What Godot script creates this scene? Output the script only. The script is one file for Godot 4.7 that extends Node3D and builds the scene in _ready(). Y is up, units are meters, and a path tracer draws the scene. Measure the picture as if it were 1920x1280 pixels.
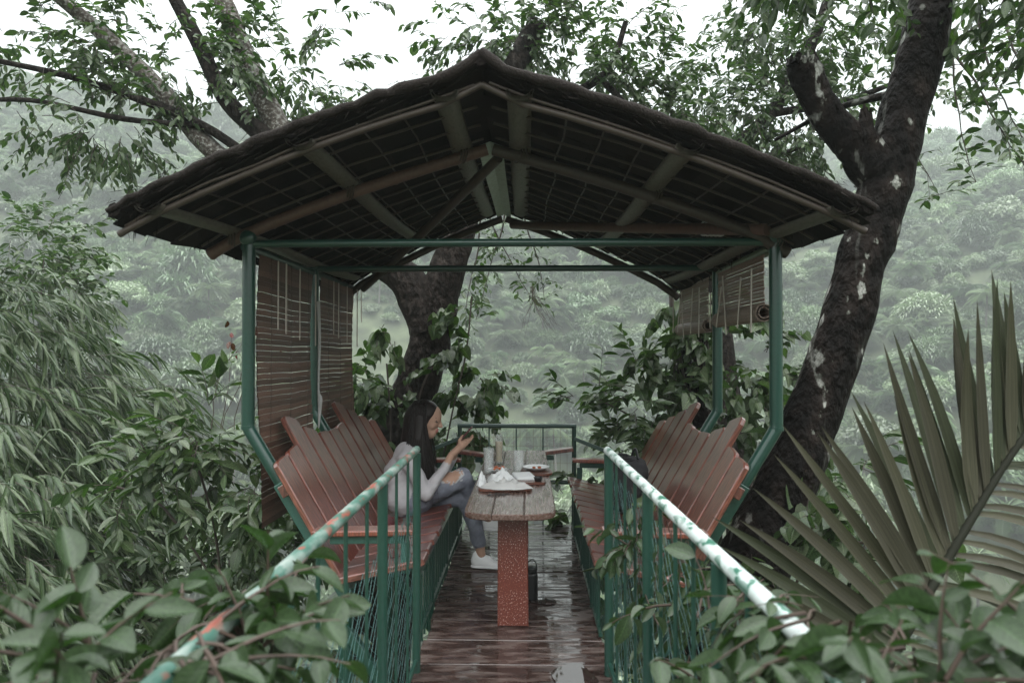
extends Node3D
# Treehouse pavilion over a misty jungle valley. Metres, y up, deck top at y = 0, the walkway runs along -z.

const AXIS := -0.09
const DOWN := Vector3(0, -1, 0)
var rng := RandomNumberGenerator.new()
var M := {}
var used_names := {}

# ------------------------------------------------------------------ mesh builder
class MB:
	var v := PackedVector3Array()
	var n := PackedVector3Array()
	var u := PackedVector2Array()
	var c := PackedColorArray()
	var i := PackedInt32Array()
	func vert(p: Vector3, nn: Vector3, uv := Vector2.ZERO, col := Color.WHITE) -> int:
		v.append(p); n.append(nn); u.append(uv); c.append(col)
		return v.size() - 1
	func face(pts: Array, out: Vector3, col := Color.WHITE) -> void:
		# flat convex polygon, turned so that it faces along out
		var nn: Vector3 = (pts[1] - pts[0]).cross(pts[2] - pts[0])
		if nn.length_squared() < 1e-16 and pts.size() > 3:
			nn = (pts[2] - pts[0]).cross(pts[3] - pts[0])
		nn = nn.normalized()
		var turned := nn.dot(out) < 0.0
		if turned:
			nn = -nn
		var b := v.size()
		for p: Vector3 in pts:
			vert(p, nn, Vector2(p.x + p.z, p.y), col)
		for k in range(1, pts.size() - 1):
			if turned:
				i.append_array([b, b + k, b + k + 1])
			else:
				i.append_array([b, b + k + 1, b + k])
	func box(xf: Transform3D, size: Vector3, bev := 0.004, col := Color.WHITE) -> void:
		var h := size * 0.5
		bev = minf(bev, minf(h.x, minf(h.y, h.z)) * 0.6)
		var pt := func(s: Vector3, ax: int) -> Vector3:
			var q := Vector3(s.x * (h.x - bev), s.y * (h.y - bev), s.z * (h.z - bev))
			q[ax] = s[ax] * h[ax]
			return xf * q
		for ax in 3:
			var a1 := (ax + 1) % 3
			var a2 := (ax + 2) % 3
			for s: float in [-1.0, 1.0]:
				var pts := []
				for q: Array in [[-1.0, -1.0], [1.0, -1.0], [1.0, 1.0], [-1.0, 1.0]]:
					var sg := Vector3.ZERO
					sg[ax] = s; sg[a1] = q[0]; sg[a2] = q[1]
					pts.append(pt.call(sg, ax))
				var o := Vector3.ZERO
				o[ax] = s
				face(pts, xf.basis * o, col)
			for s1: float in [-1.0, 1.0]:
				for s2: float in [-1.0, 1.0]:
					var lo := Vector3.ZERO
					lo[ax] = -1; lo[a1] = s1; lo[a2] = s2
					var hi := lo
					hi[ax] = 1
					var o := Vector3.ZERO
					o[a1] = s1; o[a2] = s2
					face([pt.call(lo, a1), pt.call(hi, a1), pt.call(hi, a2), pt.call(lo, a2)], xf.basis * o, col)
		for sx in [-1.0, 1.0]:
			for sy in [-1.0, 1.0]:
				for sz in [-1.0, 1.0]:
					var s := Vector3(sx, sy, sz)
					face([pt.call(s, 0), pt.call(s, 1), pt.call(s, 2)], xf.basis * s, col)
	func bar(a: Vector3, b: Vector3, w: float, t: float, up := Vector3.UP, bev := 0.003) -> void:
		# box from a to b, w across and t along up
		var y := (b - a).normalized()
		var x := y.cross(up).normalized()
		var z := x.cross(y)
		box(Transform3D(Basis(x, y, z), (a + b) * 0.5), Vector3(w, (b - a).length(), t), bev)
	func slab(outline: PackedVector2Array, thick: float, bev := 0.004, xf := Transform3D.IDENTITY, col := Color.WHITE) -> void:
		# outline in local xy, thickness along z, chamfered rim
		var o := PackedVector2Array()
		for q in outline:
			if o.is_empty() or (q.distance_to(o[-1]) > 0.003 and q.distance_to(outline[0]) > 0.003):
				o.append(q)
		if Geometry2D.is_polygon_clockwise(o):
			o.reverse()
		var cnt := o.size()
		var inner := PackedVector2Array()
		for k in cnt:
			var p := o[(k + cnt - 1) % cnt]
			var q := o[k]
			var r := o[(k + 1) % cnt]
			var e1 := (q - p).normalized()
			var e2 := (r - q).normalized()
			var nn := (Vector2(-e1.y, e1.x) + Vector2(-e2.y, e2.x))
			nn = nn / maxf(nn.length_squared() * 0.5, 0.3)
			inner.append(q + nn * bev)
		var tris := Geometry2D.triangulate_polygon(inner)
		if tris.is_empty():
			tris = Geometry2D.triangulate_polygon(o)
		for s: float in [-1.0, 1.0]:
			var zz: float = s * thick * 0.5
			for k in range(0, tris.size(), 3):
				var pts := []
				for e in 3:
					var q := inner[tris[k + e]]
					pts.append(xf * Vector3(q.x, q.y, zz))
				face(pts, xf.basis * Vector3(0, 0, s), col)
		for k in cnt:
			var j := (k + 1) % cnt
			var e := (o[j] - o[k]).normalized()
			var out := Vector3(e.y, -e.x, 0)
			var zb := thick * 0.5 - bev
			face([xf * Vector3(o[k].x, o[k].y, -zb), xf * Vector3(o[j].x, o[j].y, -zb), xf * Vector3(o[j].x, o[j].y, zb), xf * Vector3(o[k].x, o[k].y, zb)], xf.basis * out, col)
			for s: float in [-1.0, 1.0]:
				face([xf * Vector3(o[k].x, o[k].y, s * zb), xf * Vector3(o[j].x, o[j].y, s * zb), xf * Vector3(inner[j].x, inner[j].y, s * thick * 0.5), xf * Vector3(inner[k].x, inner[k].y, s * thick * 0.5)], xf.basis * (out + Vector3(0, 0, s)), col)
	func grid(rows: Array, closed := false, col := Color.WHITE, cols: Array = []) -> void:
		# rows of points, smooth normals; faces along (next row) x (next point)
		var nr := rows.size()
		var nc: int = rows[0].size()
		var b := v.size()
		var acc := PackedVector3Array()
		acc.resize(nr * nc)
		var tri := PackedInt32Array()
		for r in nr - 1:
			for k in (nc if closed else nc - 1):
				var k2 := (k + 1) % nc
				var ids := [r * nc + k, r * nc + k2, (r + 1) * nc + k2, (r + 1) * nc + k]
				var pa: Vector3 = rows[r][k]
				var pb: Vector3 = rows[r][k2]
				var pc: Vector3 = rows[r + 1][k2]
				var pd: Vector3 = rows[r + 1][k]
				var nn := (pc - pa).cross(pd - pb)
				for id: int in ids:
					acc[id] += nn
				tri.append_array([ids[0], ids[2], ids[1], ids[0], ids[3], ids[2]])
		for r in nr:
			for k in nc:
				var cc: Color = col if cols.is_empty() else cols[r]
				vert(rows[r][k], acc[r * nc + k].normalized(), Vector2(float(k) / (nc if closed else nc - 1), float(r) / maxf(nr - 1, 1)), cc)
		for t in tri:
			i.append(t + b)
	func tube(path: PackedVector3Array, radii: PackedFloat32Array, sides := 10, caps := true, noise: FastNoiseLite = null, amp := 0.0, col := Color.WHITE) -> void:
		var rows := []
		var last := path.size() - 1
		var up := Vector3.UP
		var prev_x := Vector3.ZERO
		for k in path.size():
			var d := (path[mini(k + 1, last)] - path[maxi(k - 1, 0)]).normalized()
			var x: Vector3
			if prev_x == Vector3.ZERO:
				x = d.cross(up if absf(d.y) < 0.9 else Vector3.RIGHT).normalized()
			else:
				x = (prev_x - d * prev_x.dot(d)).normalized()
			prev_x = x
			var y := d.cross(x)
			var row := PackedVector3Array()
			var rr := radii[mini(k, radii.size() - 1)]
			for s in sides:
				var a := TAU * s / sides
				var dir := x * cos(a) + y * sin(a)
				var r := rr
				if noise:
					var q := path[k] + dir * rr
					r *= 1.0 + amp * noise.get_noise_3dv(q)
				row.append(path[k] + dir * r)
			rows.append(row)
		grid(rows, true, col)
		if caps:
			for e in 2:
				var row: PackedVector3Array = rows[0] if e == 0 else rows[last]
				var d := (path[0] - path[1]) if e == 0 else (path[last] - path[last - 1])
				var pts := []
				for p in row:
					pts.append(p)
				face(pts, d, col)
	func lathe(profile: PackedVector2Array, sides := 20, at := Vector3.ZERO) -> void:
		# profile (radius, height) from the bottom up
		var rows := []
		for q in profile:
			var row := PackedVector3Array()
			for s in sides:
				var a := -TAU * s / sides
				row.append(at + Vector3(cos(a) * q.x, q.y, sin(a) * q.x))
			rows.append(row)
		grid(rows, true)
	func mesh(m: Material = null) -> ArrayMesh:
		var arr := []
		arr.resize(Mesh.ARRAY_MAX)
		arr[Mesh.ARRAY_VERTEX] = v
		arr[Mesh.ARRAY_NORMAL] = n
		arr[Mesh.ARRAY_TEX_UV] = u
		arr[Mesh.ARRAY_COLOR] = c
		arr[Mesh.ARRAY_INDEX] = i
		var am := ArrayMesh.new()
		am.add_surface_from_arrays(Mesh.PRIMITIVE_TRIANGLES, arr)
		if m:
			am.surface_set_material(0, m)
		return am

# ------------------------------------------------------------------ object helpers
func numbered(called: String) -> String:
	if not used_names.has(called):
		used_names[called] = 0
		return called
	used_names[called] += 1
	return "%s_%03d" % [called, used_names[called]]

func thing(called: String, label: String, category: String, at := Vector3.ZERO, group := "", kind := "") -> Node3D:
	var o := Node3D.new()
	o.name = numbered(called)
	add_child(o)
	o.position = at
	tag(o, label, category, group, kind)
	return o

func tag(o: Node, label: String, category: String, group := "", kind := "") -> void:
	if label: o.set_meta("label", label)
	if category: o.set_meta("category", category)
	if group: o.set_meta("group", group)
	if kind: o.set_meta("kind", kind)

func part(parent: Node, called: String, mesh: Mesh, m: Material, xf := Transform3D.IDENTITY) -> MeshInstance3D:
	var o := MeshInstance3D.new()
	o.name = called
	o.mesh = mesh
	o.material_override = m
	if m:
		o.set_surface_override_material(0, m)
		o.material_override = null
	parent.add_child(o, true)
	o.transform = xf
	return o

func solo(called: String, label: String, category: String, mesh: Mesh, m: Material, xf := Transform3D.IDENTITY, group := "") -> MeshInstance3D:
	var o := part(self, numbered(called), mesh, m, xf)
	tag(o, label, category, group)
	return o

func tube_mesh(pts: Array, radii: Array, sides := 10, caps := true) -> ArrayMesh:
	var b := MB.new()
	b.tube(PackedVector3Array(pts), PackedFloat32Array(radii), sides, caps)
	return b.mesh()

func smooth_path(pts: Array, per := 6) -> PackedVector3Array:
	var out := PackedVector3Array()
	var last := pts.size() - 1
	for k in last:
		var p0: Vector3 = pts[maxi(k - 1, 0)]
		var p1: Vector3 = pts[k]
		var p2: Vector3 = pts[k + 1]
		var p3: Vector3 = pts[mini(k + 2, last)]
		for s in per:
			out.append(p1.cubic_interpolate(p2, p0, p3, float(s) / per))
	out.append(pts[last])
	return out

func smooth_radii(r: Array, per := 6) -> PackedFloat32Array:
	var out := PackedFloat32Array()
	for k in r.size() - 1:
		for s in per:
			out.append(lerpf(r[k], r[k + 1], float(s) / per))
	out.append(r[-1])
	return out

func rnd(a: float, b: float) -> float:
	return rng.randf_range(a, b)

func rdir() -> Vector3:
	while true:
		var q := Vector3(rnd(-1, 1), rnd(-1, 1), rnd(-1, 1))
		if q.length_squared() < 1.0 and q.length_squared() > 0.01:
			return q.normalized()
	return Vector3.UP

# ------------------------------------------------------------------ materials
func noise(sd: int, freq: float, oct := 4, kind := FastNoiseLite.TYPE_SIMPLEX_SMOOTH) -> FastNoiseLite:
	var f := FastNoiseLite.new()
	f.seed = sd
	f.frequency = freq
	f.noise_type = kind
	f.fractal_octaves = oct
	return f

func ramp_tex(sd: int, freq: float, stops: Array, hard := false, oct := 5, size := 512) -> NoiseTexture2D:
	# stops: [offset, linear Color]
	var t := NoiseTexture2D.new()
	t.width = size
	t.height = size
	t.seamless = true
	t.seamless_blend_skirt = 0.2
	t.noise = noise(sd, freq, oct)
	var g := Gradient.new()
	g.offsets = PackedFloat32Array(stops.map(func(s): return s[0]))
	g.colors = PackedColorArray(stops.map(func(s): return (s[1] as Color).linear_to_srgb()))
	if hard:
		g.interpolation_mode = Gradient.GRADIENT_INTERPOLATE_CONSTANT
	t.color_ramp = g
	return t

func grey_tex(sd: int, freq: float, stops: Array, oct := 5, size := 512) -> NoiseTexture2D:
	# stops: [offset, value], data texture
	var t := NoiseTexture2D.new()
	t.width = size
	t.height = size
	t.seamless = true
	t.noise = noise(sd, freq, oct)
	var g := Gradient.new()
	g.offsets = PackedFloat32Array(stops.map(func(s): return s[0]))
	g.colors = PackedColorArray(stops.map(func(s): return Color(s[1], s[1], s[1])))
	t.color_ramp = g
	return t

func bump_tex(sd: int, freq: float, strength := 4.0, oct := 5) -> NoiseTexture2D:
	var t := NoiseTexture2D.new()
	t.width = 512
	t.height = 512
	t.seamless = true
	t.as_normal_map = true
	t.bump_strength = strength
	t.noise = noise(sd, freq, oct)
	return t

func mat(c: Color, rough := 0.6, opts := {}) -> StandardMaterial3D:
	var m := StandardMaterial3D.new()
	m.albedo_color = c.linear_to_srgb()
	m.roughness = rough
	m.cull_mode = BaseMaterial3D.CULL_DISABLED
	if opts.has("tex"):
		m.albedo_texture = opts.tex
	if opts.has("rough_tex"):
		m.roughness_texture = opts.rough_tex
	if opts.has("bump"):
		m.normal_enabled = true
		m.normal_texture = opts.bump
		m.normal_scale = opts.get("bump_scale", 1.0)
	if opts.has("scale"):
		m.uv1_triplanar = true
		m.uv1_scale = opts.scale
		m.uv1_world_triplanar = opts.get("world", false)
		m.uv1_offset = opts.get("offset", Vector3.ZERO)
	if opts.has("metal"):
		m.metallic = opts.metal
	if opts.has("vc"):
		m.vertex_color_use_as_albedo = true
	if opts.has("spec"):
		m.metallic_specular = opts.spec
	if opts.has("coat"):
		m.clearcoat_enabled = true
		m.clearcoat = opts.coat
		m.clearcoat_roughness = opts.get("coat_rough", 0.1)
	if opts.has("back"):
		m.backlight_enabled = true
		m.backlight = opts.back
	if opts.has("rim"):
		m.rim_enabled = true
		m.rim = opts.rim
		m.rim_tint = 0.5
	return m

func make_materials() -> void:
	var L := func(r: float, g: float, b: float) -> Color: return Color(r, g, b)
	# wood with grain running along local y (slats, boards) or world x (deck)
	var grain := ramp_tex(11, 0.02, [[0.0, L.call(0.25, 0.22, 0.22)], [0.42, L.call(0.55, 0.52, 0.52)], [0.55, L.call(0.8, 0.78, 0.78)], [0.75, L.call(1, 1, 1)]])
	var grain_b := bump_tex(12, 0.02, 3.0)
	M.bench = []
	var tones := [Color(0.25, 0.062, 0.036), Color(0.20, 0.050, 0.031), Color(0.165, 0.048, 0.034), Color(0.23, 0.070, 0.046)]
	for k in 4:
		M.bench.append(mat(tones[k], 0.32, {"spec": 0.6, "tex": grain, "bump": grain_b, "bump_scale": 0.5, "scale": Vector3(9, 0.9, 9), "offset": Vector3(k * 0.37, k * 0.21, k * 0.11), "coat": 1.0, "coat_rough": 0.24}))
	M.seat = []
	for k in 3:
		M.seat.append(mat(Color(0.15, 0.048, 0.035) * (1.0 + 0.15 * k), 0.40, {"tex": grain, "bump": grain_b, "bump_scale": 0.5, "scale": Vector3(9, 0.9, 9), "offset": Vector3(k * 0.3, k * 0.4, 0.1), "coat": 1.0, "coat_rough": 0.16}))
	var worn := ramp_tex(14, 0.016, [[0.0, L.call(0.0425, 0.02125, 0.01615)], [0.42, L.call(0.08925, 0.0476, 0.03655)], [0.58, L.call(0.1232, 0.0765, 0.0629)], [0.75, L.call(0.1615, 0.1148, 0.1003)], [1.0, L.call(0.204, 0.1615, 0.1445)]])
	var wet := grey_tex(15, 0.011, [[0.0, 0.15], [0.45, 0.25], [0.56, 0.42], [1.0, 0.6]])
	M.table = []
	for k in 3:
		M.table.append(mat(Color(1, 1, 1) * (0.95 + 0.05 * k), 0.8, {"tex": worn, "rough_tex": wet, "bump": grain_b, "bump_scale": 0.3, "scale": Vector3(7, 0.55, 7), "offset": Vector3(k * 0.3, k * 0.5, k * 0.2), "coat": 0.35, "coat_rough": 0.25}))
	M.table_edge = mat(Color(0.2, 0.05, 0.03), 0.4, {"tex": grain, "scale": Vector3(5, 5, 5)})
	var speck := ramp_tex(21, 0.085, [[0.0, L.call(0.07225, 0.0153, 0.00935)], [0.5, L.call(0.1275, 0.0255, 0.01445)], [0.74, L.call(0.153, 0.0357, 0.0204)], [0.765, L.call(0.34, 0.221, 0.187)], [0.82, L.call(0.442, 0.3995, 0.3825)]], false, 3)
	M.pedestal = mat(Color(1, 1, 1), 0.42, {"tex": speck, "scale": Vector3(2.6, 1.9, 2.6), "bump": grain_b, "bump_scale": 0.3, "coat": 0.4, "coat_rough": 0.2})
	M.plank = []
	var dk := ramp_tex(31, 0.012, [[0.0, L.call(0.020, 0.011, 0.0095)], [0.4, L.call(0.036, 0.021, 0.018)], [0.55, L.call(0.058, 0.036, 0.031)], [0.7, L.call(0.088, 0.063, 0.056)], [1.0, L.call(0.13, 0.103, 0.094)]])
	var dwet := grey_tex(32, 0.006, [[0.0, 0.03], [0.47, 0.05], [0.53, 0.22], [0.62, 0.36], [1.0, 0.55]], 6, 1024)
	for k in 4:
		M.plank.append(mat(Color(1, 1, 1) * (0.8 + 0.12 * k), 1.0, {"tex": dk, "rough_tex": dwet, "bump": grain_b, "bump_scale": 0.10, "scale": Vector3(0.7, 3.0, 2.6), "offset": Vector3(k * 0.27, 0.3 * k, 0.41 * k), "spec": 0.5}))
	M.water = mat(Color(0.03, 0.02, 0.018), 0.03, {"spec": 0.6})
	# paint
	var gp := ramp_tex(41, 0.03, [[0.0, L.call(0.7, 0.75, 0.72)], [0.5, L.call(1, 1, 1)], [1.0, L.call(1.2, 1.2, 1.2)]])
	M.green = mat(Color(0.0125, 0.050, 0.037), 0.30, {"tex": gp, "scale": Vector3(3, 3, 3), "world": true, "coat": 0.4, "coat_rough": 0.12})
	M.green_dark = M.green
	M.green_pale = mat(Color(0.036, 0.100, 0.079), 0.42, {"tex": ramp_tex(44, 0.05, [[0.0, L.call(0.6, 0.65, 0.62)], [0.5, L.call(1, 1, 1)], [0.74, L.call(1.15, 1.15, 1.15)], [0.8, L.call(2.6, 1.7, 1.7)]]), "scale": Vector3(3, 3, 3), "world": true})
	var peel := ramp_tex(42, 0.012, [[0.0, L.call(0.025, 0.115, 0.075)], [0.36, L.call(0.03, 0.12, 0.08)], [0.375, L.call(0.42, 0.48, 0.46)], [0.75, L.call(0.54, 0.58, 0.57)], [1.0, L.call(0.40, 0.46, 0.43)]])
	M.rail_white = mat(Color(1, 1, 1), 0.5, {"tex": peel, "scale": Vector3(3.4, 3.4, 1.5), "world": true, "bump": grain_b, "bump_scale": 0.4})
	var rust := ramp_tex(47, 0.014, [[0.0, L.call(0.24, 0.05, 0.035)], [0.27, L.call(0.26, 0.065, 0.045)], [0.29, L.call(0.035, 0.105, 0.080)], [0.50, L.call(0.065, 0.145, 0.115)], [0.60, L.call(0.17, 0.225, 0.20)], [0.8, L.call(0.27, 0.31, 0.285)]])
	M.rail_rust = mat(Color(1, 1, 1), 0.5, {"tex": rust, "scale": Vector3(2.2, 2.2, 0.9), "world": true, "bump": grain_b, "bump_scale": 0.4})
	M.wire = mat(Color(0.03, 0.075, 0.062), 0.45)
	M.wire_thin = mat(Color(0.16, 0.11, 0.07), 0.6)
	M.wire_blue = mat(Color(0.035, 0.10, 0.095), 0.4)
	# bamboo and thatch
	var bam := ramp_tex(51, 0.02, [[0.0, L.call(0.55, 0.5, 0.5)], [0.5, L.call(1, 1, 1)], [1.0, L.call(1.25, 1.25, 1.2)]])
	M.bamboo = mat(Color(0.048, 0.034, 0.026), 0.5, {"tex": bam, "scale": Vector3(3, 3, 3)})
	M.bamboo_pale = mat(Color(0.115, 0.103, 0.086), 0.5, {"tex": ramp_tex(53, 0.03, [[0.0, L.call(0.35, 0.32, 0.28)], [0.42, L.call(0.8, 0.8, 0.75)], [0.6, L.call(1, 1, 1)], [1.0, L.call(1.1, 1.1, 1.1)]]), "scale": Vector3(4, 4, 1.2)})
	M.bamboo_red = mat(Color(0.115, 0.063, 0.048), 0.5, {"tex": bam, "scale": Vector3(3, 3, 3)})
	M.bamboo_green = mat(Color(0.11, 0.15, 0.085), 0.4, {"tex": bam, "scale": Vector3(2, 2, 2)})
	M.strip = mat(Color(0.50, 0.44, 0.39), 0.55)
	M.cord = mat(Color(0.55, 0.52, 0.48), 0.8)
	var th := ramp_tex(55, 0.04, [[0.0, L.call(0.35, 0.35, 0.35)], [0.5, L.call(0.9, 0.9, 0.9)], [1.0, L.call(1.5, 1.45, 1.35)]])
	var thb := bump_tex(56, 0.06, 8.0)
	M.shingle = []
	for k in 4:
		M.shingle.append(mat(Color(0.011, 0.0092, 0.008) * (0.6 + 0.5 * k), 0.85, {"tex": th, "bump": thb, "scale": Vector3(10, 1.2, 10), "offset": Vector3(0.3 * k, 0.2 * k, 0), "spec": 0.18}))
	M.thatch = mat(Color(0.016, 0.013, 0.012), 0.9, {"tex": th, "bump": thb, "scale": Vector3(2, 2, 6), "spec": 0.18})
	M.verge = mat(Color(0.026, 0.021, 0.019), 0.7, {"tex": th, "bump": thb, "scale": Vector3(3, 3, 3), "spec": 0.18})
	M.zinc = mat(Color(0.40, 0.46, 0.42), 0.45, {"tex": ramp_tex(58, 0.03, [[0.0, L.call(0.4, 0.38, 0.3)], [0.4, L.call(0.8, 0.82, 0.75)], [1.0, L.call(1.1, 1.1, 1.1)]]), "scale": Vector3(2, 2, 2), "metal": 0.3})
	M.blind = []
	for k in 3:
		M.blind.append(mat(Color(0.135, 0.074, 0.054) * (0.8 + 0.3 * k), 0.5, {"tex": bam, "scale": Vector3(4, 12, 4), "offset": Vector3(k * 0.3, 0, k * 0.2)}))
	M.blind_pale = mat(Color(0.25, 0.185, 0.15), 0.55, {"tex": bam, "scale": Vector3(3, 14, 3)})
	# bark
	var bark_b := bump_tex(62, 0.03, 10.0, 6)
	M.bark_dark = mat(Color(1, 1, 1), 0.62, {"tex": ramp_tex(63, 0.010, [[0.0, L.call(0.0025, 0.0022, 0.002)], [0.45, L.call(0.0062, 0.0051, 0.0046)], [0.64, L.call(0.015, 0.011, 0.0095)], [0.79, L.call(0.024, 0.018, 0.0155)], [0.80, L.call(0.17, 0.175, 0.155)], [0.85, L.call(0.36, 0.36, 0.33)]], false, 6), "bump": bark_b, "scale": Vector3(1.15, 0.6, 1.15), "world": true, "bump_scale": 1.6, "spec": 0.16})
	M.bark = mat(Color(1, 1, 1), 0.72, {"tex": ramp_tex(61, 0.02, [[0.0, L.call(0.0042, 0.0035, 0.00315)], [0.45, L.call(0.014, 0.01155, 0.01015)], [0.7, L.call(0.035, 0.028, 0.0245)], [1.0, L.call(0.07, 0.0595, 0.0546)]]), "bump": bark_b, "scale": Vector3(1.5, 0.7, 1.5), "world": true, "bump_scale": 1.2, "spec": 0.18})
	M.bark_pale = mat(Color(1, 1, 1), 0.8, {"tex": ramp_tex(66, 0.05, [[0.0, L.call(0.025, 0.021, 0.018)], [0.5, L.call(0.085, 0.072, 0.063)], [0.62, L.call(0.13, 0.115, 0.10)], [0.7, L.call(0.30, 0.30, 0.28)]]), "bump": bark_b, "scale": Vector3(1.0, 1.0, 1.0), "world": true, "bump_scale": 1.0, "spec": 0.18})
	M.twig = mat(Color(0.05, 0.038, 0.03), 0.8)
	M.vine_stem = mat(Color(0.060, 0.038, 0.028), 0.6)
	# ground
	M.ground = mat(Color(1, 1, 1), 0.95, {"tex": ramp_tex(71, 0.02, [[0.0, L.call(0.03, 0.032, 0.022)], [0.5, L.call(0.06, 0.075, 0.04)], [1.0, L.call(0.13, 0.155, 0.085)]]), "scale": Vector3(0.03, 0.03, 0.03), "world": true})
	# plain goods
	M.black = mat(Color(0.012, 0.013, 0.014), 0.35)
	M.black_cloth = mat(Color(0.018, 0.017, 0.02), 0.85, {"bump": bump_tex(81, 0.1, 4.0), "scale": Vector3(4, 4, 4)})
	M.maroon = mat(Color(0.10, 0.018, 0.022), 0.45)
	M.white = mat(Color(0.70, 0.71, 0.72), 0.35)
	M.paper = mat(Color(0.72, 0.73, 0.74), 0.8)
	M.cloth = mat(Color(0.46, 0.455, 0.45), 0.9, {"bump": bump_tex(82, 0.08, 3.0), "scale": Vector3(6, 6, 6)})
	M.board = mat(Color(0.15, 0.055, 0.035), 0.4, {"tex": grain, "scale": Vector3(6, 6, 1)})
	M.food = mat(Color(0.42, 0.10, 0.03), 0.4)
	M.shake = mat(Color(0.46, 0.36, 0.20), 0.4)
	M.metal = mat(Color(0.5, 0.5, 0.5), 0.3, {"metal": 0.9})
	var gl := mat(Color(0.9, 0.95, 0.95), 0.03)
	gl.transparency = BaseMaterial3D.TRANSPARENCY_ALPHA
	gl.albedo_color.a = 0.14
	M.glass = gl
	M.phone = mat(Color(0.03, 0.02, 0.022), 0.12)
	M.body = mat(Color(1, 1, 1), 0.75, {"vc": true, "bump": bump_tex(84, 0.06, 3.0), "scale": Vector3(5, 5, 5), "bump_scale": 0.6})
	M.hair = mat(Color(0.016, 0.012, 0.011), 0.42, {"spec": 0.3})
	M.shoe = mat(Color(0.72, 0.72, 0.73), 0.55)

# ------------------------------------------------------------------ leaves
func leaf_mesh(shape: String, curl: float, fold: float, segs := 5, wide := 1.0) -> ArrayMesh:
	# base at the origin, tip at +y, upper face +z, unit length
	var b := MB.new()
	var rows := []
	var cols := []
	for k in segs + 1:
		var t := float(k) / segs
		var w := 0.0
		match shape:
			"oval": w = 0.27 * pow(sin(PI * pow(t, 0.85)), 0.75) if t < 1.0 else 0.0
			"ellipse": w = 0.21 * pow(sin(PI * pow(t, 0.9)), 0.8) if t < 1.0 else 0.0
			"heart": w = 0.46 * pow(sin(PI * pow(0.08 + t * 0.92, 0.55)), 0.9) if t < 1.0 else 0.0
			"lance": w = 0.055 * pow(sin(PI * pow(0.03 + t * 0.97, 0.6)), 0.8) if t < 1.0 else 0.0
			"small": w = 0.2 * sin(PI * t)
		w *= wide
		var y := t - 0.12 * absf(curl) * t * t
		var z := -curl * t * t * 0.5
		var yb := -0.06 * (1.0 - t) if shape == "heart" else 0.0
		rows.append(PackedVector3Array([Vector3(-w, y + yb, z + w * fold), Vector3(-w * 0.5, y, z + w * fold * 0.35), Vector3(0, y, z), Vector3(w * 0.5, y, z + w * fold * 0.35), Vector3(w, y + yb, z + w * fold)]))
	# faces towards +z
	b.grid(rows)
	for k in b.v.size():
		if k % 5 == 2:
			b.c[k] = Color(1.18, 1.18, 1.12)
		elif k % 5 == 0 or k % 5 == 4:
			b.c[k] = Color(0.95, 0.95, 0.95)
	return b.mesh()

var vein_tex: ImageTexture
var vein_bump: ImageTexture
var fibre_tex: ImageTexture
func make_leaf_textures() -> void:
	# midrib, side veins and blotches as colour and as relief; long fibres for palm leaflets
	var w := 96
	var h := 192
	var col := Image.create(w, h, false, Image.FORMAT_RGBA8)
	var hgt := Image.create(w, h, false, Image.FORMAT_RGBA8)
	var bl := noise(301, 0.05, 4)
	for y in h:
		for x in w:
			var u := absf(x / (w - 1.0) - 0.5) * 2.0
			var v := y / (h - 1.0)
			var s := fposmod((v * 9.0 - u * 1.9), 1.0)
			var vein := exp(-pow((s - 0.5) / 0.10, 2.0)) * (1.0 - u * 0.6)
			var rib := exp(-pow(u / 0.05, 2.0))
			var n := bl.get_noise_2d(x, y)
			var c := clampf(0.72 + 0.14 * n + 0.14 * vein + 0.24 * rib, 0.0, 1.0)
			col.set_pixel(x, y, Color(c, c, c * 0.97))
			var q := clampf(0.55 - 0.28 * vein - 0.45 * rib + 0.22 * sin(s * PI) + 0.12 * n, 0.0, 1.0)
			hgt.set_pixel(x, y, Color(q, q, q))
	hgt.bump_map_to_normal_map(3.5)
	vein_tex = ImageTexture.create_from_image(col)
	vein_bump = ImageTexture.create_from_image(hgt)
	var fib := Image.create(128, 64, false, Image.FORMAT_RGBA8)
	var r2 := RandomNumberGenerator.new()
	r2.seed = 9
	for x in 128:
		var c0 := r2.randf_range(0.62, 1.0)
		for y in 64:
			var c := clampf(c0 + 0.12 * bl.get_noise_2d(x * 3.0, y * 0.7), 0.0, 1.0)
			fib.set_pixel(x, y, Color(c, c * 0.98, c * 0.93))
	fibre_tex = ImageTexture.create_from_image(fib)

var LEAF := {}
func make_leaves() -> void:
	LEAF.oval = [leaf_mesh("oval", 0.25, 0.35, 7), leaf_mesh("oval", 0.7, 0.25, 7, 0.85), leaf_mesh("oval", 0.1, 0.7, 7, 0.95), leaf_mesh("oval", -0.2, 0.5, 7, 0.75), leaf_mesh("oval", 0.45, 0.9, 7, 1.0)]
	LEAF.ellipse = [leaf_mesh("ellipse", 0.25, 0.4, 4), leaf_mesh("ellipse", 0.45, 0.25, 4, 1.1), leaf_mesh("ellipse", 0.1, 0.7, 4, 0.95)]
	LEAF.heart = [leaf_mesh("heart", 0.3, 0.25), leaf_mesh("heart", 0.55, 0.4, 6, 0.9), leaf_mesh("heart", 0.15, 0.15, 6, 0.95)]
	LEAF.lance = [leaf_mesh("lance", 0.35, 0.4, 4), leaf_mesh("lance", 0.7, 0.3, 5, 1.15), leaf_mesh("lance", 0.15, 0.5, 4, 0.9)]
	LEAF.small = [leaf_mesh("small", 0.3, 0.4, 3), leaf_mesh("small", 0.5, 0.2, 3, 1.2)]

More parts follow.
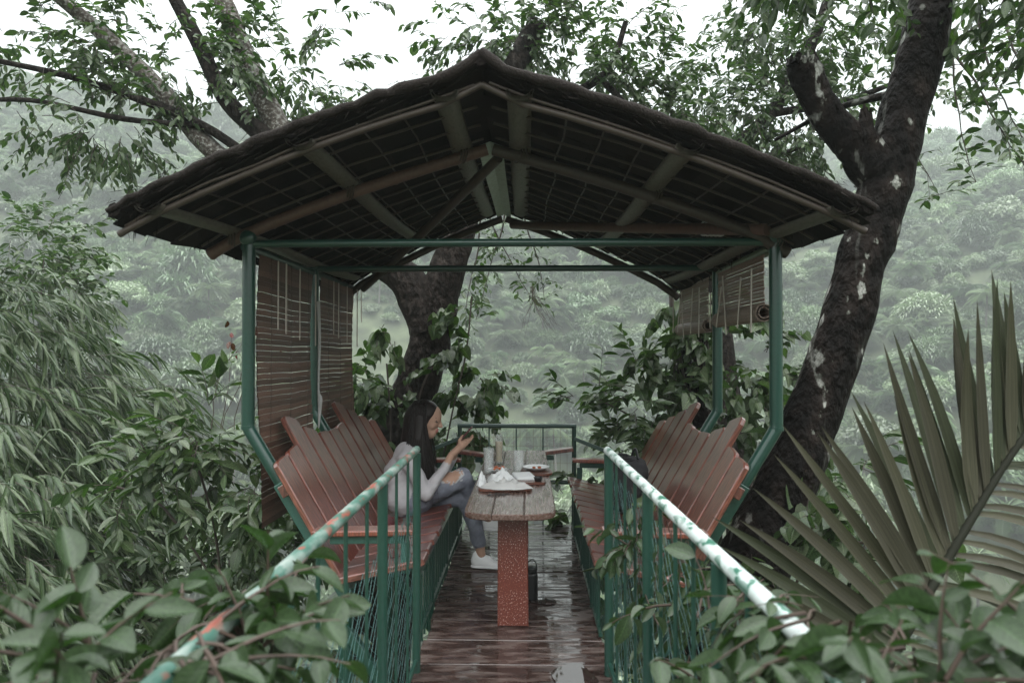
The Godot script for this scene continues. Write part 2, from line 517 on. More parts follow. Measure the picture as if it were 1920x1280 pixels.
func leaf_xf(p: Vector3, dir: Vector3, up: Vector3, size: float) -> Transform3D:
	var y := dir.normalized()
	var z := up - y * up.dot(y)
	if z.length_squared() < 1e-4:
		z = Vector3(0.3, 0.1, 0.9) - y * y.dot(Vector3(0.3, 0.1, 0.9))
	z = z.normalized()
	var x := y.cross(z)
	return Transform3D(Basis(x * size, y * size, z * size), p)

var leaf_mats := {}
func leaf_mat(c: Color, rough: float) -> StandardMaterial3D:
	var key := "%s %.2f" % [c.to_html(), rough]
	if not leaf_mats.has(key):
		leaf_mats[key] = mat(c, rough, {"vc": true, "tex": vein_tex, "bump": vein_bump, "bump_scale": 0.9, "back": Color(0.62, 0.80, 0.36), "spec": 0.46})
	return leaf_mats[key]

func in_view(p: Vector3) -> bool:
	if p.z > -0.3:
		return false
	var sx := p.x / -p.z
	var sy := (p.y - 1.4) / -p.z
	return sx > -0.77 and sx < 0.73 and sy > -0.49 and sy < 0.52

func spread_leaves(owner_node: Node3D, called: String, shape: String, xfs: Array, tints: Array, rough := 0.19, most := 300) -> void:
	# the leaves that show largest are parts of their own, the rest one mass
	var meshes: Array = LEAF[shape]
	var base := owner_node.position
	var order := []
	for k in xfs.size():
		var t: Transform3D = xfs[k]
		var d := t.origin.distance_to(Vector3(0, 1.4, 0))
		var score := t.basis.y.length() / maxf(d, 0.3)
		if not in_view(t.origin):
			score *= 0.02
		order.append([score, k])
	order.sort_custom(func(a, b): return a[0] > b[0])
	var nparts := mini(most, order.size())
	for q in nparts:
		var k: int = order[q][1]
		var t: Transform3D = xfs[k]
		t.origin -= base
		part(owner_node, called, meshes[k % meshes.size()], leaf_mat(tints[(k * 7 + 3) % tints.size()], rough), t)
	var left := order.size() - nparts
	if left <= 0:
		return
	var white := leaf_mat(Color(1, 1, 1), rough)
	for j in meshes.size():
		var mine := []
		for q in range(nparts, order.size()):
			if int(order[q][1]) % meshes.size() == j:
				mine.append(order[q][1])
		if mine.is_empty():
			continue
		var mm := MultiMesh.new()
		mm.transform_format = MultiMesh.TRANSFORM_3D
		mm.use_colors = true
		mm.mesh = meshes[j]
		mm.instance_count = mine.size()
		for q in mine.size():
			var k: int = mine[q]
			var t: Transform3D = xfs[k]
			t.origin -= base
			mm.set_instance_transform(q, t)
			var f := 0.85 + 0.3 * fposmod(k * 0.618, 1.0)
			var cc: Color = tints[(k * 7 + 3) % tints.size()]
			mm.set_instance_color(q, Color(cc.r * f, cc.g * f, cc.b * f))
		var o := MultiMeshInstance3D.new()
		o.name = "foliage"
		o.multimesh = mm
		o.material_override = white
		o.set_meta("kind", "stuff")
		owner_node.add_child(o, true)

func twig(b: MB, xfs: Array, p: Vector3, dir: Vector3, length: float, count: int, size: float, droop := 0.3, spread := 0.8, thick := 0.004) -> void:
	# a curved twig with alternating leaves
	var pts := PackedVector3Array()
	var q := p
	var d := dir.normalized()
	var steps := 5
	for s in steps + 1:
		pts.append(q)
		q += d * (length / steps)
		d = (d + DOWN * droop * 0.25 + rdir() * 0.10).normalized()
	b.tube(pts, PackedFloat32Array([thick, thick * 0.9, thick * 0.8, thick * 0.6, thick * 0.45, thick * 0.3]), 3, false)
	var side := d.cross(Vector3.UP)
	if side.length_squared() < 0.01:
		side = Vector3.RIGHT
	side = side.normalized()
	for k in count:
		var t := 0.15 + 0.85 * (k + 0.5) / count
		var f := t * steps
		var a := mini(int(f), steps - 1)
		var at := pts[a].lerp(pts[a + 1], f - a)
		var along := (pts[a + 1] - pts[a]).normalized()
		var sgn := 1.0 if k % 2 == 0 else -1.0
		var ld := (along * rnd(0.35, 0.9) + side * sgn * spread * rnd(0.5, 1.2) + DOWN * droop * rnd(0.2, 1.2) + rdir() * 0.35).normalized()
		var up := (Vector3.UP * 1.0 + rdir() * 0.75)
		xfs.append(leaf_xf(at, ld, up, size * rnd(0.42, 1.3)))

func fill_crown(b: MB, xfs: Array, blobs: Array, leaves_per: int, twig_len: float, leaf_size: float, droop: float, per_clump := 7, loose := 0.34) -> void:
	# blobs: [centre, radii, twigs]; twigs sit nearer the outside, clumped
	for e: Array in blobs:
		var ctr: Vector3 = e[0]
		var rad: Vector3 = e[1]
		var n_tw: int = e[2]
		var clumps := []
		for k in maxi(3, n_tw / per_clump):
			var dd := rdir() * pow(rnd(0.1, 1.0), 0.45)
			clumps.append(ctr + dd * rad)
		for k in n_tw:
			var c0: Vector3 = clumps[rng.randi() % clumps.size()]
			var p := c0 + rdir() * rnd(0.0, loose) * minf(rad.x, minf(rad.y, rad.z)) * 1.1
			var out := ((p - ctr) / rad).normalized()
			twig(b, xfs, p, out + rdir() * 0.7 + DOWN * droop * 0.3, twig_len * rnd(0.7, 1.3), leaves_per + rng.randi() % 4, leaf_size, droop)

# ------------------------------------------------------------------ terrain and far forest
var hill_noise: FastNoiseLite
const PROFILE := [[0.0, -2.3], [4.0, -3.4], [8.0, -6.0], [15.0, -11.5], [30.0, -20.0], [50.0, -27.0], [66.0, -28.0], [80.0, -19.0], [100.0, -5.0], [130.0, 16.0], [170.0, 34.0], [220.0, 52.0], [300.0, 74.0], [380.0, 86.0], [500.0, 90.0], [600.0, 92.0], [1100.0, 92.0]]

func profile(r: float) -> float:
	for k in PROFILE.size() - 1:
		if r < PROFILE[k + 1][0]:
			var t: float = (r - PROFILE[k][0]) / (PROFILE[k + 1][0] - PROFILE[k][0])
			return lerpf(PROFILE[k][1], PROFILE[k + 1][1], t)
	return PROFILE[-1][1]

func ground_h(x: float, z: float) -> float:
	var r := sqrt(x * x + z * z)
	var az := atan2(x, -z)
	if absf(az) > 1.5:
		# behind the camera the home slope rises gently
		return -2.3 + r * 0.12 - 0.0
	var k := 1.0 + 0.45 * smoothstep(0.05, 0.5, -az) - 0.12 * smoothstep(0.1, 0.6, az)
	var y: float
	if r < 66.0:
		y = profile(r)
	else:
		y = -28.0 + k * (profile(66.0 + (r - 66.0) / k) + 28.0)
	var w := smoothstep(40.0, 120.0, r)
	y += w * (hill_noise.get_noise_2d(x, z) * (4.0 + r * 0.022))
	y += w * smoothstep(0.25, 0.62, az) * r * 0.022
	return y

func build_ground() -> void:
	rng.seed = 1001
	hill_noise = noise(5, 0.006, 4)
	var b := MB.new()
	var rows := []
	var rs := []
	var r := 0.5
	while r < 620.0:
		rs.append(r)
		r *= 1.075
		r += 0.4
	for rr: float in rs:
		var row := PackedVector3Array()
		for k in 180:
			var a := -TAU * k / 180.0
			var away := absf(wrapf(TAU * k / 180.0 - PI, -PI, PI))
			var reach := minf(rr, lerpf(640.0, 90.0, smoothstep(0.7, 1.4, away)))
			var x := sin(-a) * reach
			var z := cos(-a) * reach
			row.append(Vector3(x, ground_h(x, z), z))
		rows.append(row)
	b.grid(rows, true)
	var up := 0.0
	for q in b.n:
		up += q.y
	if up < 0.0:
		for k in b.n.size():
			b.n[k] = -b.n[k]
		for k in range(0, b.i.size(), 3):
			var s := b.i[k]
			b.i[k] = b.i[k + 1]
			b.i[k + 1] = s
	var g := part(self, "ground", b.mesh(), M.ground)
	tag(g, "steep overgrown valley floor and hillside", "", "", "structure")

func crown_mesh(sd: int, wide: float, high: float, clumps: int, leaf: float, feather := false) -> ArrayMesh:
	# an uneven broadleaf crown of many small leaf sprays set over lobes
	var r2 := RandomNumberGenerator.new()
	r2.seed = sd
	var b := MB.new()
	var lobes := []
	for k in 9:
		var a := TAU * k / 9.0 + r2.randf() * 0.6
		var q := r2.randf_range(0.15, 0.62)
		lobes.append([Vector3(cos(a) * q * wide, high * r2.randf_range(0.25, 0.72), sin(a) * q * wide), r2.randf_range(0.26, 0.45) * wide])
	lobes.append([Vector3(0, high * 0.72, 0), 0.42 * wide])
	for k in clumps:
		var lb: Array = lobes[r2.randi() % lobes.size()]
		var d := Vector3(r2.randfn(), absf(r2.randfn()) * 0.9 + 0.05 - 0.25, r2.randfn()).normalized()
		var p: Vector3 = lb[0] + d * (lb[1] as float) * r2.randf_range(0.78, 1.08) * Vector3(1, 0.75, 1)
		var nn := (d + Vector3(r2.randfn(), r2.randfn(), r2.randfn()) * 0.6 + Vector3.UP * 0.25).normalized()
		var x := nn.cross(Vector3(r2.randfn(), r2.randfn(), r2.randfn())).normalized()
		var y := nn.cross(x)
		var s := leaf * r2.randf_range(0.6, 1.35)
		if feather:
			# arching sprays: long narrow blades leaving the lobe outwards and bending down
			x = (d + Vector3(r2.randfn(), r2.randfn(), r2.randfn()) * 0.4 + Vector3.UP * 0.3).normalized()
			y = x.cross(nn).normalized()
			var fc := r2.randf_range(0.55, 1.35)
			var q := p + x * s * 1.3
			b.face([p - y * s * 0.10, p + y * s * 0.10, q + y * s * 0.13, q - y * s * 0.13], Vector3.UP, Color(fc, fc, fc * 0.95))
			b.face([q - y * s * 0.13, q + y * s * 0.13, q + (x * 0.7 + DOWN * 0.8) * s], Vector3.UP, Color(fc, fc, fc * 0.95))
			continue
		var f := r2.randf_range(0.5, 1.35)
		var col := Color(f, f, f * 0.95)
		b.face([p - x * s, p - y * s * 0.45 + nn * s * 0.1, p + x * s, p + y * s * 0.45 + nn * s * 0.1], nn, col)
	return b.mesh()

func frond(b: MB, base: Vector3, az: float, rise: float, length: float, sag: float, pairs: int, leaflet: float, width: float) -> void:
	var h := Vector3(cos(az), 0, sin(az))
	var pts := PackedVector3Array()
	for s in 7:
		var t := s / 6.0
		pts.append(base + h * length * t * (1.0 - 0.15 * t * sag) + Vector3.UP * length * (rise * t - sag * t * t))
	b.tube(pts, PackedFloat32Array([0.05, 0.04, 0.035, 0.03, 0.02, 0.015, 0.01]), 3, false)
	var side := h.cross(Vector3.UP)
	for k in pairs:
		var t := 0.12 + 0.86 * k / pairs
		var f := t * 6.0
		var a := mini(int(f), 5)
		var p := pts[a].lerp(pts[a + 1], f - a)
		var along := (pts[a + 1] - pts[a]).normalized()
		var ln := leaflet * (0.55 + 0.6 * sin(PI * (0.15 + 0.8 * t)))
		for s: float in [-1.0, 1.0]:
			var d := (side * s * 0.85 + along * 0.55 + DOWN * 0.35).normalized()
			var nn := d.cross(along).normalized() * s
			b.face([p - along * width, p + d * ln * 0.6 + DOWN * ln * 0.05, p + d * ln + DOWN * ln * 0.22, p + along * width], nn + Vector3.UP * 0.2, Color.WHITE)

func palm_crown(sd: int, fronds := 17) -> ArrayMesh:
	var r2 := RandomNumberGenerator.new()
	r2.seed = sd
	var b := MB.new()
	for k in fronds:
		var az := TAU * k / fronds * 2.39 + r2.randf() * 0.5
		var rise := r2.randf_range(0.05, 0.95)
		frond(b, Vector3.ZERO, az, rise, r2.randf_range(2.3, 3.1), r2.randf_range(0.45, 0.85), 20, 0.75, 0.06)
	return b.mesh()

func build_forest() -> void:
	rng.seed = 1002
	var kinds := [crown_mesh(1, 2.7, 3.6, 3000, 0.19), crown_mesh(2, 3.0, 3.8, 1900, 0.62, true), crown_mesh(3, 2.2, 4.8, 1700, 0.55, true), crown_mesh(4, 3.0, 3.0, 3200, 0.17)]
	var palms := [palm_crown(5), palm_crown(6, 15)]
	var lm := mat(Color(1, 1, 1), 0.26, {"vc": true, "spec": 0.6, "back": Color(0.5, 0.62, 0.3)})
	var tints := GREENS
	var forest := Node3D.new()
	forest.name = "forest"
	add_child(forest)
	tag(forest, "hazy jungle canopy covering the far hillside", "forest", "", "stuff")
	var lists := [[], [], [], [], [], []]
	var patch := noise(77, 0.02, 3)
	var r := 34.0
	while r < 620.0:
		var gap := 1.95 + r * 0.0075
		var n := int(1.5 * r / gap)
		for k in n:
			var az := -0.78 + 1.5 * (k + rnd(0.0, 1.0)) / n
			var rr := r + rnd(-0.5, 0.5) * gap
			var x := sin(az) * rr
			var z := -cos(az) * rr
			var pv := patch.get_noise_2d(x, z)
			if pv < -0.42 and rr < 160:
				continue
			var y := ground_h(x, z)
			var kind := rng.randi() % 4
			var sc := rnd(0.55, 1.1) * (0.68 + rr * 0.0015)
			if rng.randf() < 0.07:
				# an old emergent crown above the rest
				sc *= rnd(1.5, 2.1)
				y += rnd(0.5, 2.0)
			if rng.randf() < 0.22 + 0.3 * pv and rr < 300:
				kind = 4 + rng.randi() % 2
				sc = rnd(0.85, 1.35)
				y += rnd(2.2, 4.4)
			var bs := Basis(Vector3.UP, rnd(0, TAU)).scaled(Vector3(sc, sc * rnd(0.8, 1.2), sc))
			var tc: Color = tints[rng.randi() % tints.size()]
			var f := rnd(0.6, 1.35) * (1.0 + 0.5 * pv)
			lists[kind].append([Transform3D(bs, Vector3(x, y - 0.6, z)), Color(tc.r * f, tc.g * f, tc.b * f)])
		r += gap * 0.85
	for j in 6:
		var mm := MultiMesh.new()
		mm.transform_format = MultiMesh.TRANSFORM_3D
		mm.use_colors = true
		mm.mesh = kinds[j] if j < 4 else palms[j - 4]
		mm.instance_count = lists[j].size()
		for k in lists[j].size():
			mm.set_instance_transform(k, lists[j][k][0])
			mm.set_instance_color(k, lists[j][k][1])
		var o := MultiMeshInstance3D.new()
		o.name = "canopy" if j < 4 else "palm_canopy"
		o.multimesh = mm
		o.material_override = lm
		o.set_meta("kind", "stuff")
		forest.add_child(o, true)
	# coconut palms that stand clear of the canopy
	var pm := mat(GREENS[2], 0.26, {"vc": true, "back": Color(0.5, 0.62, 0.3)})
	var spots := [[-0.47, 92.0], [-0.40, 84.0], [-0.36, 99.0], [-0.43, 112.0], [-0.33, 78.0], [-0.50, 80.0], [-0.30, 108.0], [-0.18, 90.0], [-0.21, 118.0], [0.04, 86.0], [0.08, 96.0], [0.12, 82.0], [0.02, 110.0], [0.07, 74.0], [0.15, 92.0], [-0.04, 80.0], [0.17, 78.0], [0.44, 86.0], [0.49, 98.0], [0.53, 84.0], [0.57, 110.0], [0.40, 104.0], [0.56, 73.0], [0.60, 66.0], [0.52, 62.0]]
	for s: Array in spots:
		var x: float = sin(s[0]) * s[1]
		var z: float = -cos(s[0]) * s[1]
		var h := rnd(4.0, 7.0)
		var t := thing("coconut_palm", "coconut palm rising from the hazy far hillside", "palm", Vector3(x, ground_h(x, z), z), "coconut palms on the far hillside")
		var lean := Vector3(rnd(-0.6, 0.6), 0, rnd(-0.6, 0.6))
		part(t, "trunk", tube_mesh([Vector3(0, -0.5, 0), Vector3(0, h * 0.5, 0) + lean * 0.3, Vector3(0, h, 0) + lean], [0.17, 0.13, 0.11], 6), M.bark_pale)
		part(t, "crown", palms[rng.randi() % 2], pm, Transform3D(Basis(Vector3.UP, rnd(0, TAU)).scaled(Vector3.ONE * rnd(0.95, 1.35)), Vector3(0, h, 0) + lean))

# ------------------------------------------------------------------ deck and railings
func build_deck() -> void:
	rng.seed = 1003
	var d := Node3D.new()
	d.name = "deck"
	add_child(d)
	tag(d, "wet dark timber walkway under the pavilion", "", "", "structure")
	var z := 0.55
	var k := 0
	while z > -5.70:
		var w := rnd(0.245, 0.285)
		if z - w < -5.76:
			w = z + 5.76
		var b := MB.new()
		b.box(Transform3D.IDENTITY, Vector3(0.87 + rnd(-0.015, 0.015), 0.04, w - rnd(0.004, 0.008)), 0.0025)
		part(d, "plank", b.mesh(), M.plank[rng.randi() % 4], Transform3D(Basis.from_euler(Vector3(rnd(-0.004, 0.004), rnd(-0.006, 0.006), rnd(-0.003, 0.003))), Vector3(AXIS + 0.015 + rnd(-0.008, 0.008), -0.021 + rnd(-0.002, 0.001), z - w * 0.5)))
		z -= w
		k += 1
	for x in [-0.36, 0.36]:
		var b := MB.new()
		b.box(Transform3D.IDENTITY, Vector3(0.06, 0.12, 6.3), 0.005)
		part(d, "joist", b.mesh(), M.green_dark, Transform3D(Basis.IDENTITY, Vector3(AXIS + x, -0.106, -2.6)))
	for q in [[Vector3(0.075, 0, -3.98), 0.085, 0.05, "shallow puddle beside the black flask on the deck"], [Vector3(0.20, 0, -3.02), 0.11, 0.15, "broad puddle at the right of the nearest deck boards"]]:
		var b := MB.new()
		var rim := PackedVector2Array()
		for s in 26:
			var a := TAU * s / 26.0
			var rr := 1.0 + 0.16 * sin(a * 2.0 + q[1] * 40.0) + 0.08 * sin(a * 5.0 + 1.0)
			rim.append(Vector2(cos(a) * q[1] * rr, sin(a) * q[2] * rr))
		b.slab(rim, 0.003, 0.0014, Transform3D(Basis(Vector3.RIGHT, -PI / 2), Vector3.ZERO))
		var at: Vector3 = q[0]
		at.y = 0.0025
		solo("puddle", q[3], "puddle", b.mesh(), M.water, Transform3D(Basis.IDENTITY, at))

func pickets(t: Node3D, m: Material, x: float, z0: float, z1: float, y0: float, y1: float, gap: float, r := 0.006) -> void:
	var n := int(absf(z1 - z0) / gap)
	var shared := tube_mesh([Vector3(0, y0, 0), Vector3(0, y1, 0)], [r, r], 6)
	for k in n + 1:
		part(t, "baluster", shared, m, Transform3D(Basis.IDENTITY, Vector3(x, 0, lerpf(z0, z1, (k + 0.5) / (n + 1.0)))))

func mesh_net(p0: Vector3, ex: Vector3, ey: Vector3, nx: int, ny: int, r: float, diamond := false, wobble := 0.0) -> ArrayMesh:
	# wire netting on the parallelogram p0 + ex + ey
	var b := MB.new()
	if diamond:
		for s in [-1, 1]:
			for k in range(-ny, nx + 1):
				var pts := PackedVector3Array()
				for j in ny + 1:
					var i: float = k + j if s > 0 else k + ny - j
					if i < 0 or i > nx:
						continue
					var zig := 0.14 if j % 2 == 0 else -0.14
					pts.append(p0 + ex * ((i + zig) / nx) + ey * (float(j) / ny) + rdir() * wobble)
				if pts.size() > 1:
					b.tube(pts, PackedFloat32Array([r]), 3, false)
	else:
		for k in nx + 1:
			b.tube(PackedVector3Array([p0 + ex * k / nx + rdir() * wobble, p0 + ex * k / nx + ey * 0.5 + rdir() * wobble, p0 + ex * k / nx + ey + rdir() * wobble]), PackedFloat32Array([r]), 3, false)
		for k in ny + 1:
			b.tube(PackedVector3Array([p0 + ey * k / ny + rdir() * wobble, p0 + ey * k / ny + ex * 0.5 + rdir() * wobble, p0 + ey * k / ny + ex + rdir() * wobble]), PackedFloat32Array([r]), 3, false)
	return b.mesh()

func build_railings() -> void:
	rng.seed = 1004
	# far end
	var t := thing("end_railing", "dark green pipe railing with wire grid at the far end of the deck", "railing", Vector3(0, 0, -5.74))
	for x in [-0.556, 0.374]:
		part(t, "post", tube_mesh([Vector3(x, -0.25, 0), Vector3(x, 0.80, 0)], [0.018], 12), M.green_dark)
	for y in [0.80, 0.345]:
		part(t, "rail", tube_mesh([Vector3(-0.574, y, 0), Vector3(0.392, y, 0)], [0.018], 12), M.green_dark)
	for x in [-0.317, -0.096, 0.122]:
		part(t, "baluster", tube_mesh([Vector3(x, -0.1, 0.0), Vector3(x, 0.79, 0.0)], [0.006], 6), M.wire)
	var net := part(t, "wire_grid", mesh_net(Vector3(-0.55, -0.06, 0.015), Vector3(0.92, 0, 0), Vector3(0, 0.84, 0), 17, 12, 0.0011, false, 0.002), M.wire_thin)
	net.set_meta("kind", "stuff")
	for s: Array in [[-0.56, -0.35, 0.605, 0.575, "small brown corner shelf on the left of the end railing"], [0.36, 0.13, 0.625, 0.595, "small brown corner shelf on the right of the end railing"]]:
		var c := thing("corner_shelf", s[4], "shelf", Vector3(0, 0, -5.66), "corner shelves on the end railing")
		var b := MB.new()
		b.bar(Vector3(s[0], s[2], 0), Vector3(s[1], s[3], 0), 0.11, 0.028, Vector3(0, 1, 0), 0.004)
		part(c, "board", b.mesh(), M.bench[1])
		b = MB.new()
		var bx: float = lerpf(s[0], s[1], 0.8)
		b.box(Transform3D(Basis.IDENTITY, Vector3(bx, s[3] - 0.035, 0)), Vector3(0.06, 0.035, 0.09), 0.003)
		part(c, "bracket", b.mesh(), M.green)
	# under the fronts of the benches
	for s: float in [-1.0, 1.0]:
		var x: float = AXIS + s * 0.445
		var side := thing("side_railing", "low dark green picket railing under the %s bench front" % ("left" if s < 0 else "right"), "railing", Vector3(x, 0, 0))
		for y in [0.02, 0.335]:
			part(side, "rail", tube_mesh([Vector3(0, y, -3.47), Vector3(0, y, -5.72)], [0.011], 8), M.green_dark)
		pickets(side, M.green_dark, 0.0, -3.5, -5.7, -0.05, 0.335, 0.098, 0.0065)
		for z in [-3.9, -4.6, -5.3]:
			part(side, "post", tube_mesh([Vector3(0, -0.25, z), Vector3(0, 0.335, z)], [0.016], 10), M.green)
		var nt := part(side, "wire_grid", mesh_net(Vector3(s * 0.014, 0.02, -3.5), Vector3(0, 0, -2.2), Vector3(0, 0.31, 0), 38, 6, 0.0011, false, 0.002), M.wire)
		nt.set_meta("kind", "stuff")
	# handrails of the walkway
	var lr := thing("handrail", "green pipe handrail with rust and worn paint left of the walkway", "handrail", Vector3.ZERO, "walkway handrails")
	part(lr, "top_rail", tube_mesh([Vector3(-0.495, 0.967, -3.13), Vector3(-0.488, 0.967, -2.2), Vector3(-0.485, 0.967, -1.3), Vector3(-0.485, 0.965, 0.3)], [0.0165], 16), M.rail_rust)
	for q: Array in [[-3.10, 0.018, "green"], [-2.37, 0.018, "green"], [-1.42, 0.017, "green_pale"], [-0.6, 0.017, "green"]]:
		part(lr, "post", tube_mesh([Vector3(-0.49, -0.25, q[0]), Vector3(-0.49, 0.955, q[0])], [q[1]], 12), M[q[2]])
	part(lr, "lower_rail", tube_mesh([Vector3(-0.49, 0.05, -3.10), Vector3(-0.49, 0.05, 0.3)], [0.011], 8), M.green)
	for z in [-2.87, -2.62, -2.14, -1.89, -1.64, -1.18, -0.95]:
		part(lr, "baluster", tube_mesh([Vector3(-0.49, 0.05, z), Vector3(-0.49, 0.955, z)], [0.006], 7), M.green)
	var n1 := part(lr, "chicken_wire", mesh_net(Vector3(-0.505, 0.0, -3.08), Vector3(0, 0, 2.6), Vector3(0.0, 0.72, 0), 36, 13, 0.0011, true, 0.004), M.wire_blue)
	n1.set_meta("kind", "stuff")
	var rr := thing("handrail", "pipe handrail in peeling white paint right of the walkway", "handrail", Vector3.ZERO, "walkway handrails")
	part(rr, "top_rail", tube_mesh([Vector3(0.350, 0.967, -3.12), Vector3(0.385, 0.967, -2.1), Vector3(0.415, 0.967, -1.2), Vector3(0.43, 0.967, 0.3)], [0.017], 16), M.rail_white)
	for q: Array in [[-3.09, 0.352, 0.020], [-2.25, 0.380, 0.018], [-1.5, 0.402, 0.017], [-0.8, 0.42, 0.02]]:
		part(rr, "post", tube_mesh([Vector3(q[1], -0.25, q[0]), Vector3(q[1], 0.955, q[0])], [q[2]], 12), M.green)
	part(rr, "lower_rail", tube_mesh([Vector3(0.352, 0.05, -3.1), Vector3(0.43, 0.05, 0.3)], [0.011], 8), M.green)
	for z in [-2.87, -2.66, -2.45, -2.04, -1.86, -1.68, -1.3, -1.1]:
		var x: float = 0.352 + (z + 3.1) * 0.027
		part(rr, "baluster", tube_mesh([Vector3(x, 0.05, z), Vector3(x, 0.955, z)], [0.006], 7), M.green)
	var n2 := part(rr, "chicken_wire", mesh_net(Vector3(0.368, 0.0, -3.08), Vector3(0.06, 0, 2.5), Vector3(0.0, 0.88, 0), 36, 15, 0.0011, true, 0.005), M.wire_blue)
	n2.set_meta("kind", "stuff")

# ------------------------------------------------------------------ pavilion
const RIDGE_X := -0.19
const ROOF_F := -2.82
const ROOF_R := -5.64

func roof_w(s: float, z: float) -> float:
	var t := (z - ROOF_F) / (ROOF_R - ROOF_F)
	return lerpf(1.52, 1.26, t) if s < 0 else lerpf(1.57, 1.36, t)

func roof_p(s: float, u: float, z: float, lift := 0.0) -> Vector3:
	# underside of the thatch: u = 0 at the ridge, 1 at the eave
	var w := roof_w(s, z)
	var front := clampf((z + 3.25) / 0.43, 0.0, 1.0)
	var y := 2.505 - 0.465 * u - 0.095 * u * u
	y += 0.05 * front * front * pow(maxf(0.0, 1.0 - u / 0.10), 2.0)
	y -= 0.035 * pow(maxf(0.0, (u - 0.85) / 0.15), 2.0) * (1.0 - 0.75 * front)
	y += 0.02 * sin(z * 2.1 + u * 3.0)
	return Vector3(RIDGE_X + s * w * u, y + lift, z)

func half_pole(pts: PackedVector3Array, r: float, flat: float) -> ArrayMesh:
	# split bamboo, round side down, with rings at the nodes
	var b := MB.new()
	var rows := []
	for k in pts.size():
		var row := PackedVector3Array()
		var ring := 1.0 + (0.07 if k % 6 == 3 else 0.0)
		for s in 11:
			var a := PI + PI * s / 10.0
			row.append(pts[k] + Vector3(cos(a) * r * ring, sin(a) * r * flat * ring, 0))
		for s in 11:
			# the hollow inside
			var a := TAU - PI * s / 10.0
			row.append(pts[k] + Vector3(cos(a) * r * 0.84, sin(a) * r * flat * 0.78, 0))
		rows.append(row)
	# run from back to front so that faces look outwards
	b.grid(rows, true)
	return b.mesh()

func bamboo_bent(way: PackedVector3Array, r: float) -> ArrayMesh:
	# a pole that follows the roof, with a ring at every other joint
	var b := MB.new()
	var pts := PackedVector3Array()
	var rad := PackedFloat32Array()
	for k in way.size():
		var d := (way[mini(k + 1, way.size() - 1)] - way[maxi(k - 1, 0)]).normalized()
		if k % 2 == 1:
			for e: Array in [[-0.012, 1.0], [0.0, 1.12], [0.012, 1.0]]:
				pts.append(way[k] + d * e[0])
				rad.append(r * e[1])
		else:
			pts.append(way[k])
			rad.append(r * rnd(0.95, 1.0))
	b.tube(pts, rad, 14)
	return b.mesh()

func bamboo_pole(a: Vector3, c: Vector3, r: float, node_gap := 0.32) -> ArrayMesh:
	var b := MB.new()
	var pts := PackedVector3Array()
	var rad := PackedFloat32Array()
	var ln := a.distance_to(c)
	var t := 0.0
	var sagd := rnd(-0.008, 0.008)
	pts.append(a); rad.append(r * 0.96)
	t += node_gap * 0.5
	while t < ln - 0.03:
		for e: Array in [[-0.012, 1.0], [0.0, 1.11], [0.012, 1.0]]:
			var f: float = (t + e[0]) / ln
			pts.append(a.lerp(c, f) + DOWN * sin(f * PI) * sagd)
			rad.append(r * e[1])
		t += node_gap * rnd(0.9, 1.1)
	pts.append(c); rad.append(r * 0.96)
	b.tube(pts, rad, 14)
	return b.mesh()

